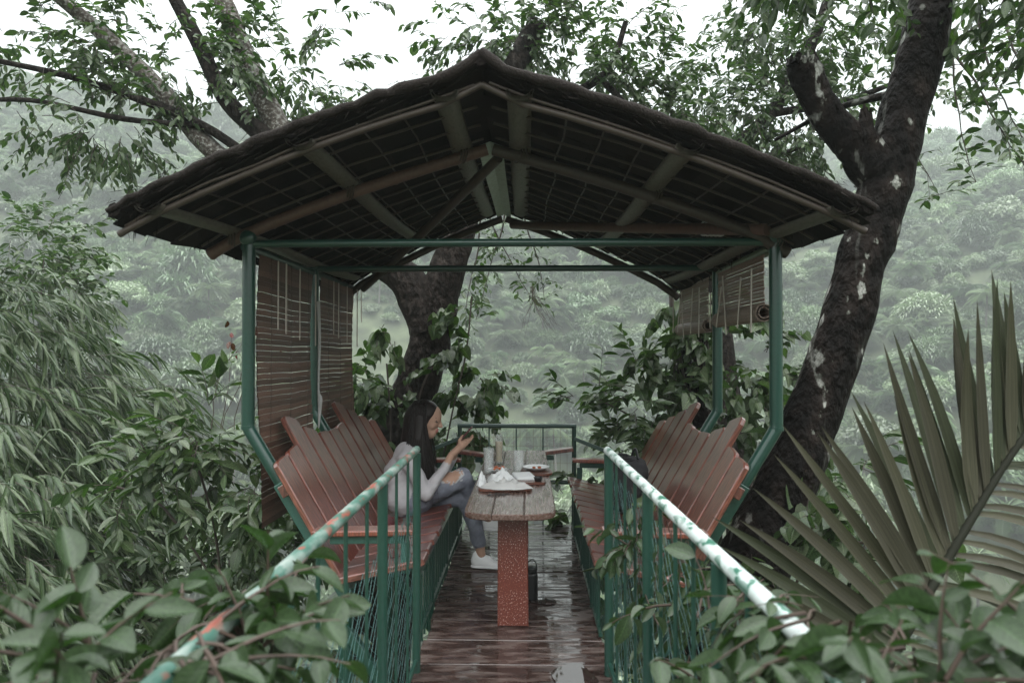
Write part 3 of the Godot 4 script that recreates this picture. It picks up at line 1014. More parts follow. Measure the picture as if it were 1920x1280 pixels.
func build_pavilion() -> void:
	rng.seed = 1005
	var g := thing("pavilion", "open pavilion of green steel posts with a dark thatched gable roof", "pavilion")
	var names := {-1.0: "left", 1.0: "right"}
	for z in [-3.52, -4.60]:
		for s: float in [-1.0, 1.0]:
			var x: float = AXIS + s * 1.32
			var xi: float = AXIS + s * 0.82
			var b := MB.new()
			var m: Material = M.green
			b.tube(PackedVector3Array([Vector3(x, 1.97, z), Vector3(x, 1.045, z), Vector3(x, 1.025, z), Vector3(x - s * 0.012, 1.003, z), Vector3(xi + s * 0.010, 0.215, z), Vector3(xi, 0.19, z), Vector3(xi, 0.16, z), Vector3(xi, -3.6, z)]), PackedFloat32Array([0.032]), 16)
			var p := part(g, "post", b.mesh(), m)
			b = MB.new()
			var a0 := Vector3(x - s * 0.012, 1.003, z).lerp(Vector3(xi, 0.2, z), 0.32)
			var a1 := Vector3(xi, 0.2, z)
			var nrm := Vector3(-s * 0.85, 0.52, 0)
			b.bar(a0 + nrm * 0.012, a1 + nrm * 0.012, 0.075, 0.085, nrm, 0.004)
			part(p, "backrest_bracket", b.mesh(), M.green_pale if s < 0 else M.green)
			b = MB.new()
			b.tube(PackedVector3Array([Vector3(x, 1.03, z), Vector3(x, 1.012, z)]), PackedFloat32Array([0.0345]), 16)
			part(p, "weld", b.mesh(), M.green_dark)
			b = MB.new()
			b.bar(Vector3(xi, 0.02, z), Vector3(AXIS + s * 0.30, -0.75, z), 0.05, 0.05, Vector3(0, 0, 1), 0.004)
			part(g, "brace", b.mesh(), M.green)
			b = MB.new()
			b.lathe(PackedVector2Array([Vector2(0.0, -0.03), Vector2(0.03, -0.03), Vector2(0.042, -0.012), Vector2(0.042, 0.012), Vector2(0.03, 0.03), Vector2(0.0, 0.03)]), 14)
			part(p, "cap", b.mesh(), M.green, Transform3D(Basis(Vector3.RIGHT, PI / 2), Vector3(x, 1.975, z + 0.01)))
		part(g, "beam", tube_mesh([Vector3(AXIS - 1.31, 1.948, z + 0.0), Vector3(AXIS + 1.31, 1.948, z)], [0.0205], 14), M.green if z > -4 else M.green_dark)
	for s: float in [-1.0, 1.0]:
		var x: float = AXIS + s * 1.33
		part(g, "side_beam", bamboo_pole(Vector3(x, 1.925, -3.50), Vector3(x, 1.915, -5.66), 0.026, 0.4), M.green_dark if s < 0 else M.bamboo_green)
		var b := MB.new()
		b.bar(Vector3(AXIS + s * 0.465, 0.70, -5.73), Vector3(AXIS + s * 1.0, 0.50, -5.60), 0.03, 0.03, Vector3(0, 0, 1), 0.003)
		part(g, "side_brace", b.mesh(), M.green)
	# roof
	var roof := Node3D.new()
	roof.name = "roof"
	roof.set_meta("label", "dark weathered thatch roof on bamboo poles")
	g.add_child(roof)
	var rag := noise(91, 6.0, 3)
	for s: float in [-1.0, 1.0]:
		# thick outer thatch with ragged rims
		var rows := []
		var nu := 26
		var nz := 40
		for k in nz + 1:
			var z := lerpf(ROOF_F, ROOF_R, float(k) / nz)
			var row := PackedVector3Array()
			for j in nu + 1:
				var u := float(j) / nu
				var q := roof_p(s, u, z, 0.052 + 0.014 * rag.get_noise_2d(u * 1.5 * s, z))
				row.append(q)
			for j in nu + 1:
				var u := 1.0 - float(j) / nu
				row.append(roof_p(s, u, z, 0.018))
			rows.append(row)
		var b := MB.new()
		if s < 0:
			for r in rows:
				r.reverse()
		rows.reverse()
		b.grid(rows, true)
		for e in [0, -1]:
			var row: PackedVector3Array = rows[e]
			var n2 := row.size()
			for j in n2 / 2 - 1:
				b.face([row[j], row[j + 1], row[n2 - 2 - j], row[n2 - 1 - j]], Vector3(0, 0, -1 if e == 0 else 1))
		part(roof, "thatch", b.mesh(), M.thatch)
		# shingle panels seen from below
		var cols := 14
		var rws := 10
		var dz := (ROOF_R - ROOF_F - (-0.06)) / cols
		for variant in 1:
			for c in cols:
				for r in rws:
					var z0 := ROOF_F - 0.03 + dz * c
					var z1 := z0 + dz * 1.06
					var u0 := (r + rnd(-0.06, 0.06)) / rws
					var u1 := minf((r + 1.12 + rnd(-0.05, 0.05)) / rws, 1.0)
					var bb := MB.new()
					var lo := rnd(-0.004, 0.004) - 0.012
					var hi := rnd(-0.003, 0.003) + 0.006
					var tl := rnd(-0.008, 0.008)
					var pa := roof_p(s, u0, z0, hi)
					var pb := roof_p(s, u0, z1, hi)
					var pc := roof_p(s, u1, z1, lo + tl)
					var pd := roof_p(s, u1, z0, lo - tl)
					var up := Vector3(0, 0.007, 0)
					bb.face([pa, pb, pc, pd], DOWN)
					bb.face([pa + up, pb + up, pc + up, pd + up], Vector3.UP)
					for e: Array in [[pa, pb], [pb, pc], [pc, pd], [pd, pa]]:
						bb.face([e[0], e[1], e[1] + up, e[0] + up], ((e[0] + e[1]) * 0.5 - (pa + pc) * 0.5))
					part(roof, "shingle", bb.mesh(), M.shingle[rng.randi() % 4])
		# laths under the shingles
		for c in cols:
			var z := ROOF_F - 0.05 + dz * c
			var pts := []
			for j in 9:
				pts.append(roof_p(s, lerpf(0.02, 0.98, j / 8.0), z + rnd(-0.012, 0.012), -0.022 + rnd(-0.004, 0.003)))
			part(roof, "lath", tube_mesh(pts, [0.0065], 6), M.bamboo)
		for r in range(1, 9):
			var pts := []
			for j in 9:
				pts.append(roof_p(s, r / 9.0 + rnd(-0.008, 0.008), lerpf(ROOF_F - 0.05, ROOF_R + 0.05, j / 8.0), -0.017))
			part(roof, "tie_strip", tube_mesh(pts, [0.0045], 5), M.bamboo)
		# split bamboo purlins
		for u: float in ([0.10, 0.49, 0.90] if s < 0 else [0.10, 0.54, 0.93]):
			var pts := PackedVector3Array()
			for j in 22:
				pts.append(roof_p(s, u, lerpf(ROOF_F - 0.015, ROOF_R + 0.25, j / 21.0), -0.004))
			pts.reverse()
			part(roof, "split_bamboo_purlin", half_pole(pts, 0.054, 0.66), M.bamboo_pale)
		# rafters
		for q: Array in [[-3.52, 0.030, -0.064, 0.01, 0.97], [-5.56, 0.028, -0.062, 0.01, 1.0], [-2.88, 0.014, -0.045, 0.0, 0.99]]:
			var way := PackedVector3Array()
			for j in 10:
				way.append(roof_p(s, lerpf(q[3], q[4], j / 9.0), q[0], q[2]))
			part(roof, "rafter", bamboo_bent(way, q[1]), M.bamboo_red if q[1] > 0.029 and s < 0 else M.bamboo)
		# cord lashings where purlins cross the rafters
		for u: float in ([0.10, 0.49, 0.90] if s < 0 else [0.10, 0.54, 0.93]):
			for z in [-3.52]:
				var cb := MB.new()
				var ctr := roof_p(s, u, z, -0.045)
				for w in 3:
					var pts := PackedVector3Array()
					for e in 11:
						var a := TAU * e / 10.0
						pts.append(ctr + Vector3(0.014 * (w - 1) + 0.02 * sin(a), cos(a) * 0.048, sin(a) * 0.045))
					cb.tube(pts, PackedFloat32Array([0.004]), 4, false)
				part(roof, "lashing", cb.mesh(), M.twig)
		# rolled verge along the front and the back
		for q: Array in [[ROOF_F + 0.010, 0.021], [ROOF_R - 0.01, 0.03]]:
			var pts := PackedVector3Array()
			var rad := PackedFloat32Array()
			for j in 34:
				var u := j / 33.0
				pts.append(roof_p(s, u, q[0], 0.042) + Vector3(0, rnd(-0.006, 0.006), rnd(-0.008, 0.008)))
				rad.append(q[1] * (1.0 - 0.45 * pow(u, 3.0)) * rnd(0.82, 1.15))
			var bb := MB.new()
			bb.tube(pts, rad, 9)
			part(roof, "verge_roll", bb.mesh(), M.verge)
		# hanging eave net and fringe
		var fb := MB.new()
		for k in 420:
			var z := lerpf(ROOF_F - 0.02, ROOF_R, rng.randf())
			var e := roof_p(s, rnd(0.93, 1.01), z, rnd(0.0, 0.05))
			var ln := rnd(0.02, 0.07) * (1.8 if rng.randf() < 0.15 else 1.0)
			var dv := (DOWN + Vector3(s * rnd(-0.3, 0.9), 0, rnd(-0.7, 0.7))).normalized()
			var w := Vector3(rnd(-1, 1), 0, rnd(-1, 1)).normalized() * 0.0028
			var mid := e + dv * ln * 0.6
			var tip := mid + (dv + DOWN * 0.8).normalized() * ln * 0.4
			fb.face([e - w, e + w, mid + w * 0.8, mid - w * 0.8], Vector3(0, 0, 1))
			fb.face([mid - w * 0.8, mid + w * 0.8, tip], Vector3(0, 0, 1))
		var fr := part(roof, "eave_fringe", fb.mesh(), M.verge)
		fr.set_meta("kind", "stuff")
		var vb := MB.new()
		for k in 260:
			var u := rng.randf()
			var e := roof_p(s, u, ROOF_F + rnd(-0.01, 0.035), rnd(0.0, 0.085))
			# straw lies down the slope, a few stalks stick out
			var dv := (roof_p(s, minf(u + 0.05, 1.04), ROOF_F, 0.0) - roof_p(s, u, ROOF_F, 0.0)).normalized() + rdir() * rnd(0.15, 0.7) + Vector3(0, -0.1, 0.1)
			var w := Vector3(rnd(-1, 1), rnd(-1, 1), 0).normalized() * 0.0022
			vb.face([e - w, e + w, e + dv.normalized() * rnd(0.02, 0.07)], Vector3(0, 0, 1))
		var vf := part(roof, "verge_straw", vb.mesh(), M.verge)
		vf.set_meta("kind", "stuff")
		# eave roll
		var pts2 := PackedVector3Array()
		for j in 30:
			pts2.append(roof_p(s, 0.985, lerpf(ROOF_F, ROOF_R, j / 29.0), 0.035) + Vector3(0, rnd(-0.008, 0.008), 0))
		var eb := MB.new()
		eb.tube(pts2, PackedFloat32Array([0.03]), 8)
		part(roof, "eave_roll", eb.mesh(), M.thatch)
	# ridge sheet under the ridge, ridge pole, two stray poles
	var zb := MB.new()
	for s: float in [-1.0, 1.0]:
		var rows := []
		for k in 14:
			var z := lerpf(-3.5, -5.55, k / 13.0)
			rows.append(PackedVector3Array([roof_p(s, 0.0, z, -0.035), roof_p(s, 0.042, z, -0.040)]))
		zb.grid(rows)
	part(roof, "ridge_sheet", zb.mesh(), M.zinc)
	part(roof, "ridge_cap", bamboo_pole(Vector3(RIDGE_X, 2.575, ROOF_F + 0.02), Vector3(RIDGE_X, 2.56, ROOF_R), 0.028, 0.4), M.thatch)
	part(g, "tie_pole", bamboo_pole(Vector3(-0.15, 2.385, -3.56), Vector3(-1.25, 1.88, -5.32), 0.026, 0.45), M.bamboo)
	part(g, "tie_pole", bamboo_pole(Vector3(-0.12, 2.385, -5.45), Vector3(1.165, 1.995, -3.44), 0.031, 0.45), M.bamboo_red)
	# white lashing round the pole above the right post, dark rubber bands
	var lb := MB.new()
	for k in 5:
		var f := 0.83 + 0.012 * k
		var c := Vector3(-0.12, 2.385, -5.45).lerp(Vector3(1.165, 1.995, -3.44), f)
		var pts := PackedVector3Array()
		for s in 13:
			var a := TAU * s / 12.0
			pts.append(c + Vector3(0.0, cos(a), sin(a) * 0.4).normalized() * 0.036 + Vector3(sin(a), 0, cos(a) * 0.3) * 0.014)
		lb.tube(pts, PackedFloat32Array([0.005]), 5)
	part(g, "lashing", lb.mesh(), M.cloth)

# ------------------------------------------------------------------ blinds
func build_blinds() -> void:
	rng.seed = 1006
	for q: Array in [[-3.60, -4.50, "long unrolled bamboo blind beside the near left green post"], [-4.68, -5.58, "long unrolled bamboo blind behind the far left green post"]]:
		var t := thing("bamboo_blind", q[2], "blind", Vector3(-1.385, 0, 0), "bamboo blinds under the eaves")
		var ln: float = q[0] - q[1]
		var shapes := []
		for v in 4:
			var b := MB.new()
			var ph := 0.6 + v * 0.12
			var rows := []
			for e in [[-0.0142, 0.003], [0.0142, 0.003], [0.0142, -0.003], [-0.0142, -0.003]]:
				var row := PackedVector3Array()
				for k in 11:
					var f := k / 10.0
					row.append(Vector3(e[1] + 0.004 * sin(f * 5.0 + ph), e[0] + 0.0035 * sin(f * 6.0 + ph) + 0.0015 * sin(f * 17.0 + ph), -ln * f))
				rows.append(row)
			rows.append(rows[0])
			b.grid(rows)
			shapes.append(b.mesh())
		var y := 1.885
		var k := 0
		while y > 0.49:
			part(t, "slat", shapes[(k / 5) % 4], M.blind[rng.randi() % 3], Transform3D(Basis(Vector3.RIGHT, rnd(-0.0025, 0.0025)), Vector3(0.018 * sin(y * 3.2) + rnd(-0.002, 0.002), y, q[0])))
			# the top is doubled over and closes up
			y -= 0.026 if y > 1.78 else 0.0305 + rnd(-0.001, 0.001)
			k += 1
		for f in [0.15, 0.5, 0.85]:
			part(t, "cord", tube_mesh([Vector3(0.012, 1.9, q[0] - ln * f), Vector3(0.012, 0.49, q[0] - ln * f)], [0.0013], 4), M.bamboo)
		for e: Array in [[0.16, 1.52, 0.006], [0.30, 1.50, 0.009], [0.56, 1.47, 0.007], [0.90, 1.44, 0.0085]]:
			var b := MB.new()
			b.box(Transform3D(Basis.IDENTITY, Vector3(0.045, (1.89 + e[1]) * 0.5, q[0] - ln * e[0])), Vector3(0.004, 1.89 - e[1], e[2] * 2.2), 0.001)
			part(t, "hanging_strip", b.mesh(), M.strip)
	# white rag tied to the near left blind
	var rb := MB.new()
	rb.tube(smooth_path([Vector3(0, 0, 0), Vector3(0.01, -0.25, 0.004), Vector3(0.004, -0.55, 0.0), Vector3(0.014, -0.62, 0), Vector3(0.006, -0.80, 0)], 4), smooth_radii([0.012, 0.010, 0.006, 0.016, 0.004], 4), 7)
	solo("tie_cloth", "narrow white cloth strip hanging down the near left blind", "cloth", rb.mesh(), M.cloth, Transform3D(Basis.IDENTITY, Vector3(-1.33, 1.72, -4.43)))
	var sb := MB.new()
	sb.tube(PackedVector3Array([Vector3(0, 0, 0), Vector3(0.005, -0.26, 0)]), PackedFloat32Array([0.004]), 6)
	solo("hanging_stick", "thin bamboo stick hanging from the rear left roof corner", "stick", sb.mesh(), M.strip, Transform3D(Basis.IDENTITY, Vector3(-1.36, 1.90, -5.70)))
	for q: Array in [[-3.60, -4.46, 1.60, "rolled up bamboo blind beside the near right green post"], [-4.70, -5.58, 1.575, "rolled up bamboo blind behind the far right green post"]]:
		var t := thing("bamboo_blind", q[3], "blind", Vector3(1.20, 0, 0), "bamboo blinds under the eaves")
		var ln: float = q[0] - q[1]
		var b := MB.new()
		b.box(Transform3D.IDENTITY, Vector3(0.005, 0.0165, ln), 0.0015)
		var sm := b.mesh()
		var y := 1.89
		while y > q[2] + 0.03:
			part(t, "slat", sm, M.blind_pale if rng.randf() < 0.6 else M.blind[2], Transform3D(Basis(Vector3.RIGHT, rnd(-0.004, 0.004)), Vector3(rnd(-0.002, 0.002), y, q[0] - ln * 0.5)))
			y -= 0.0185
		# the roll: slats wound into a bundle
		var rl := MB.new()
		for k in 17:
			var a := TAU * k / 17.0
			rl.box(Transform3D(Basis(Vector3(0, 0, 1), a), Vector3(cos(a) * 0.042, q[2] + sin(a) * 0.042, q[0] - ln * 0.5 + rnd(-0.006, 0.006))), Vector3(0.006, 0.0155, ln), 0.0015)
			rl.box(Transform3D(Basis(Vector3(0, 0, 1), a + 0.2), Vector3(cos(a) * 0.028, q[2] + sin(a) * 0.028, q[0] - ln * 0.5 + rnd(-0.006, 0.006))), Vector3(0.006, 0.010, ln), 0.0015)
		part(t, "roll", rl.mesh(), M.blind_pale)
		for e: Array in [[0.03, 1.5, 0.0], [0.30, 1.53, 0.05], [0.55, 1.50, -0.09], [0.80, 1.55, 0.10], [0.97, 1.55, 0.0]]:
			var sbx := MB.new()
			sbx.bar(Vector3(-0.055, 1.88 - rng.randf() * 0.12, q[0] - ln * e[0] + e[2]), Vector3(-0.06, e[1], q[0] - ln * e[0]), 0.014, 0.005, Vector3(1, 0, 0), 0.0015)
			part(t, "hanging_strip", sbx.mesh(), M.strip)

# ------------------------------------------------------------------ benches
func build_bench(s: float, label: String) -> void:
	rng.seed = 1007
	var t := thing("bench", label, "bench", Vector3(AXIS, 0, 0), "facing slatted benches")
	var lo := Vector3(s * 0.825, 0.305, 0)
	var lean := Vector3(s * 0.33, 0.57, 0).normalized()
	var nrm := Vector3(-s * lean.y, absf(lean.x), 0)
	# near edge height and far edge height of every back slat
	var tops := [[0.640, 0.660], [0.665, 0.690], [0.86, 0.82], [0.775, 0.725], [0.705, 0.695], [0.692, 0.695], [0.70, 0.715], [0.87, 0.83], [0.795, 0.745], [0.72, 0.69], [0.66, 0.635]]
	var z := -3.40
	for k in tops.size():
		var w := 0.1765
		var a: float = tops[k][0]
		var c: float = tops[k][1]
		var o := PackedVector2Array([Vector2(0, rnd(-0.01, 0.01)), Vector2(w, rnd(-0.01, 0.01))])
		# local x runs towards the far end
		var big := a > 0.8
		o.append(Vector2(w, c - 0.008))
		o.append(Vector2(w * 0.8, lerpf(a, c, 0.8)))
		o.append(Vector2(w * 0.5, lerpf(a, c, 0.5) + (0.006 if big else 0.0)))
		o.append(Vector2(w * 0.2, lerpf(a, c, 0.2) + (0.004 if big else 0.0)))
		o.append(Vector2(w * 0.06, a - (0.012 if big else 0.006)))
		o.append(Vector2(0, a - (0.045 if big else 0.02)))
		var b := MB.new()
		b.slab(o, 0.03, 0.005)
		var xf := Transform3D(Basis(Vector3(0, 0, -1), lean, Vector3(0, 0, -1).cross(lean)), lo + Vector3(0, 0, z) + nrm * rnd(-0.002, 0.002))
		part(t, "back_slat", b.mesh(), M.bench[rng.randi() % 4], xf)
		z -= 0.2015
	for h in [0.16, 0.50]:
		var b := MB.new()
		b.bar(lo + lean * h - nrm * 0.034 + Vector3(0, 0, -3.42), lo + lean * h - nrm * 0.034 + Vector3(0, 0, -5.58), 0.06, 0.038, nrm, 0.003)
		part(t, "back_rail", b.mesh(), M.bench[2])
	# seat slats run from the front edge back and down
	var f := Vector3(s * 0.405, 0.405, 0)
	var r := Vector3(s * 0.845, 0.305, 0)
	var sy := (r - f).normalized()
	var sn := Vector3(s * absf(sy.y), absf(sy.x), 0)
	z = -3.33
	for k in 13:
		var w := 0.153
		var e := rnd(-0.008, 0.008)
		var o := PackedVector2Array([Vector2(0, e + 0.012), Vector2(0.012, e), Vector2(w - 0.012, e), Vector2(w, e + 0.012), Vector2(w, 0.45), Vector2(0, 0.45)])
		var b := MB.new()
		b.slab(o, 0.032, 0.005)
		part(t, "seat_slat", b.mesh(), M.seat[rng.randi() % 3], Transform3D(Basis(Vector3(0, 0, -1), sy, Vector3(0, 0, -1).cross(sy)), f + Vector3(0, 0, z)))
		z -= 0.1755
	for h in [0.05, 0.40]:
		var b := MB.new()
		b.bar(f + sy * h - sn * 0.04 + Vector3(0, 0, -3.36), f + sy * h - sn * 0.04 + Vector3(0, 0, -5.58), 0.045, 0.045, sn, 0.003)
		part(t, "seat_bearer", b.mesh(), M.green_dark)
	for zz in [-3.38, -5.60]:
		var b := MB.new()
		var o := PackedVector2Array()
		for q in [[0.44, -0.045], [0.455, -0.055], [0.86, -0.055], [0.94, -0.05], [0.94, 0.05], [0.86, 0.055], [0.455, 0.055], [0.44, 0.045]]:
			o.append(Vector2(s * q[0], q[1]))
		b.slab(o, 0.028, 0.006, Transform3D(Basis(Vector3(1, 0, 0), Vector3(0, 0, -1), Vector3(0, 1, 0)), Vector3.ZERO))
		var arm := part(t, "armrest", b.mesh(), M.bench[0], Transform3D(Basis(Vector3(0, 0, 1), -s * 0.02), Vector3(0, 0.555, zz)))
		b = MB.new()
		b.bar(Vector3(s * 0.5, -0.037, 0.0), Vector3(s * 0.86, -0.037, 0.0), 0.04, 0.04, Vector3.UP, 0.003)
		b.bar(Vector3(s * 0.50, -0.055, 0.0), Vector3(s * 0.50, -0.20, 0.0), 0.04, 0.04, Vector3(0, 0, 1), 0.003)
		part(arm, "support", b.mesh(), M.green_pale if s < 0 else M.green)

# ------------------------------------------------------------------ table and what stands on it
func build_table() -> void:
	rng.seed = 1008
	var t := thing("table", "long narrow wet wooden table with rounded near end and red pedestal", "table", Vector3(AXIS, 0, 0))
	var rim := PackedVector2Array()
	var hw := 0.229
	var zf := 3.42
	var zr := 5.66
	rim.append(Vector2(-hw, zr)); rim.append(Vector2(-hw, zf + 0.15))
	for k in range(1, 16):
		var a := PI - PI * k / 16.0
		rim.append(Vector2(hw * signf(cos(a)) * pow(absf(cos(a)), 0.55), zf + 0.15 - 0.15 * pow(sin(a), 0.7)))
	rim.append(Vector2(hw, zf + 0.15)); rim.append(Vector2(hw, zr))
	var cuts := [-0.3, -0.088, 0.071, 0.3]
	for k in 3:
		var strip := PackedVector2Array([Vector2(cuts[k] + 0.0015, 3.0), Vector2(cuts[k + 1] - 0.0015, 3.0), Vector2(cuts[k + 1] - 0.0015, 6.0), Vector2(cuts[k] + 0.0015, 6.0)])
		for poly in Geometry2D.intersect_polygons(rim, strip):
			var b := MB.new()
			b.slab(poly, 0.032, 0.005)
			# local y of the slab points to the far end
			part(t, "table_board", b.mesh(), M.table[k], Transform3D(Basis(Vector3(1, 0, 0), Vector3(0, 0, -1), Vector3(0, 1, 0)), Vector3(0, 0.598, 0)))
	for z in [-3.66, -5.2]:
		var b := MB.new()
		var o := PackedVector2Array([Vector2(-0.079, 0.002), Vector2(0.081, 0.002), Vector2(0.0775, 0.3), Vector2(0.076, 0.582), Vector2(-0.0765, 0.582), Vector2(-0.0775, 0.3)])
		b.slab(o, 0.10, 0.005)
		part(t, "pedestal", b.mesh(), M.pedestal, Transform3D(Basis.IDENTITY, Vector3(0.012, 0, z)))
	var b2 := MB.new()
	b2.box(Transform3D.IDENTITY, Vector3(0.05, 0.03, 1.5), 0.004)
	part(t, "bearer", b2.mesh(), M.bench[2], Transform3D(Basis.IDENTITY, Vector3(0.012, 0.566, -4.43)))
	var top := 0.6145
	var place := func(x: float, z: float) -> Transform3D: return Transform3D(Basis.IDENTITY, Vector3(x, top, z))
	# drinking glasses
	for q: Array in [[-0.255, -4.58, 0.165, 0.036, "empty tall clear glass at the left edge of the table"], [-0.062, -4.66, 0.135, 0.037, "short clear glass in the middle of the table beside the plate"]]:
		var b := MB.new()
		var h: float = q[2]
		var r: float = q[3]
		b.lathe(PackedVector2Array([Vector2(0, 0.0), Vector2(r * 0.8, 0.0), Vector2(r * 0.84, 0.01), Vector2(r, h), Vector2(r - 0.0025, h), Vector2(r * 0.84 - 0.0025, 0.014), Vector2(0, 0.012)]), 20)
		solo("drinking_glass", q[4], "glass", b.mesh(), M.glass, place.call(q[0], q[1]), "glasses on the table")
	var g := thing("shake_glass", "curvy tall glass of pale yellow shake on the table", "glass", Vector3(-0.205, top, -4.98), "glasses on the table")
	var gb := MB.new()
	gb.lathe(PackedVector2Array([Vector2(0, 0), Vector2(0.028, 0), Vector2(0.030, 0.012), Vector2(0.022, 0.06), Vector2(0.027, 0.12), Vector2(0.030, 0.16), Vector2(0.026, 0.205), Vector2(0.024, 0.205), Vector2(0.028, 0.16), Vector2(0.025, 0.12), Vector2(0.020, 0.06), Vector2(0.026, 0.014), Vector2(0, 0.012)]), 20)
	part(g, "tumbler", gb.mesh(), M.glass)
	gb = MB.new()
	gb.lathe(PackedVector2Array([Vector2(0, 0.0135), Vector2(0.025, 0.0145), Vector2(0.0193, 0.06), Vector2(0.0243, 0.12), Vector2(0.0272, 0.155), Vector2(0.0, 0.156)]), 20)
	part(g, "drink", gb.mesh(), M.shake)
	# plates of leftovers
	for q: Array in [[0.052, -4.62, 0.088, "white plate of leftovers on a wooden board by the right table edge"], [-0.195, -4.62, 0.07, "small plate of orange food behind the crumpled napkins"]]:
		var p := thing("plate", q[3], "plate", Vector3(q[0], top, q[1]), "plates on the table")
		var b := MB.new()
		var r: float = q[2]
		var lift := 0.016 if r > 0.08 else 0.0
		b.lathe(PackedVector2Array([Vector2(0, lift + 0.001), Vector2(r * 0.6, lift + 0.001), Vector2(r, lift + 0.020), Vector2(r, lift + 0.023), Vector2(r * 0.6, lift + 0.006), Vector2(0, lift + 0.005)]), 24)
		part(p, "dish", b.mesh(), M.white)
		for k in (3 if r > 0.08 else 6):
			var fb := MB.new()
			var prof := PackedVector2Array()
			var fr := rnd(0.008, 0.016)
			for e in 6:
				var a := -PI / 2 + PI * e / 5.0
				prof.append(Vector2(maxf(0.0, cos(a)) * fr, (sin(a) + 1.0) * fr * 0.7))
			fb.lathe(prof, 7)
			part(p, "food", fb.mesh(), M.food, Transform3D(Basis(rdir(), rnd(0, 0.4)), Vector3(rnd(-0.035, 0.035), lift + 0.006 + (0.012 if r < 0.08 else 0.0), rnd(-0.03, 0.03))))
		var kb := MB.new()
		kb.bar(Vector3(-0.06, lift + 0.026, 0.03), Vector3(0.09, lift + 0.028, 0.0), 0.009, 0.002, Vector3.UP, 0.0005)
		part(p, "fork", kb.mesh(), M.metal)
	# boards
	for q: Array in [[Vector3(0.055, top + 0.0075, -4.60), Vector3(0.20, 0.014, 0.26), 0.1, "brown serving board under the white plate"], [Vector3(0.0, top + 0.0075, -4.22), Vector3(0.21, 0.014, 0.09), -0.05, "narrow brown board holding a dark dipping bowl"], [Vector3(-0.13, top + 0.0075, -4.02), Vector3(0.31, 0.014, 0.12), 0.12, "brown serving board under the crumpled napkins"]]:
		var b := MB.new()
		var o := PackedVector2Array()
		var sz: Vector3 = q[1]
		for k in 28:
			var a := TAU * k / 28.0
			o.append(Vector2(sz.x * 0.5 * signf(cos(a)) * pow(absf(cos(a)), 0.6), sz.z * 0.5 * signf(sin(a)) * pow(absf(sin(a)), 0.6)))
		b.slab(o, sz.y, 0.003, Transform3D(Basis(Vector3.RIGHT, -PI / 2), Vector3.ZERO))
		solo("serving_board", q[3], "board", b.mesh(), M.board, Transform3D(Basis(Vector3.UP, q[2]), q[0]), "serving boards on the table")
	var bw := MB.new()
	bw.lathe(PackedVector2Array([Vector2(0, 0), Vector2(0.020, 0), Vector2(0.027, 0.024), Vector2(0.024, 0.024), Vector2(0.018, 0.006), Vector2(0, 0.006)]), 16)
	solo("dipping_bowl", "small black dipping bowl on the narrow board", "bowl", bw.mesh(), M.black, Transform3D(Basis.IDENTITY, Vector3(0.06, top + 0.016, -4.22)))
	# crumpled cloth and papers
	var cn := noise(101, 9.0, 4)
	for q: Array in [[Vector3(-0.12, top + 0.0155, -4.02), 0.15, 0.075, 0.046, "cloth", "crumpled grey napkin heaped on the front board", 1.0], [Vector3(-0.16, top + 0.001, -4.30), 0.085, 0.12, 0.06, "paper", "crumpled white tissue heap behind the grey napkin", 2.0], [Vector3(-0.275, top + 0.001, -4.18), 0.028, 0.07, 0.06, "paper", "folded white tissue standing at the left table edge", 3.0]]:
		var b := MB.new()
		var rows := []
		for k in 15:
			var f := k / 14.0
			var row := PackedVector3Array()
			for s in 34:
				var a := -TAU * s / 34.0
				var rr := f * (1.0 + 0.28 * cn.get_noise_2d(cos(a) * 0.12 + q[6], sin(a) * 0.12))
				var x: float = cos(a) * rr * q[1]
				var zz: float = sin(a) * rr * q[2]
				var h: float = q[3] * (1.0 - f * f) * (0.75 + 0.9 * cn.get_noise_2d(x * 1.6 + q[6], zz * 1.6)) + 0.016 * absf(cn.get_noise_2d(x * 5.0, zz * 5.0 + q[6])) * (1.0 - f * 0.8) + 0.004
				row.append(Vector3(x, maxf(0.003, h) if k < 14 else 0.001, zz))
			rows.append(row)
		rows.reverse()
		b.grid(rows, true)
		solo("napkin", q[5], "napkin", b.mesh(), M[q[4]], Transform3D(Basis.IDENTITY, q[0]), "napkins on the table")
	var mb := MB.new()
	mb.box(Transform3D.IDENTITY, Vector3(0.12, 0.022, 0.16), 0.006)
	solo("takeaway_box", "flat white paper box on the table right of the tissues", "box", mb.mesh(), M.paper, Transform3D(Basis(Vector3.UP, 0.25) * Basis(Vector3.RIGHT, 0.05), Vector3(-0.025, top + 0.020, -4.36)))
	var cb := MB.new()
	cb.tube(smooth_path([Vector3(0.05, 0, 0.0), Vector3(-0.03, 0.004, 0.02), Vector3(-0.075, 0, 0.035), Vector3(-0.03, 0.002, 0.055), Vector3(0.03, 0.0, 0.03)], 5), PackedFloat32Array([0.0022]), 5)
	solo("cord_loop", "thin black cord loop lying on the table front", "cord", cb.mesh(), M.black, Transform3D(Basis.IDENTITY, Vector3(-0.15, top + 0.003, -3.90)))
	# flask on the deck
	var fl := thing("flask", "black insulated flask with a loop handle beside the table pedestal", "flask", Vector3(0.022, 0.001, -4.02))
	var fb := MB.new()
	fb.lathe(PackedVector2Array([Vector2(0, 0), Vector2(0.031, 0), Vector2(0.034, 0.006), Vector2(0.033, 0.135), Vector2(0.029, 0.148), Vector2(0.0, 0.149)]), 22)
	part(fl, "body", fb.mesh(), M.black)
	fb = MB.new()
	fb.lathe(PackedVector2Array([Vector2(0, 0.149), Vector2(0.026, 0.150), Vector2(0.028, 0.172), Vector2(0.024, 0.180), Vector2(0, 0.181)]), 22)
	part(fl, "lid", fb.mesh(), M.black)
	fb = MB.new()
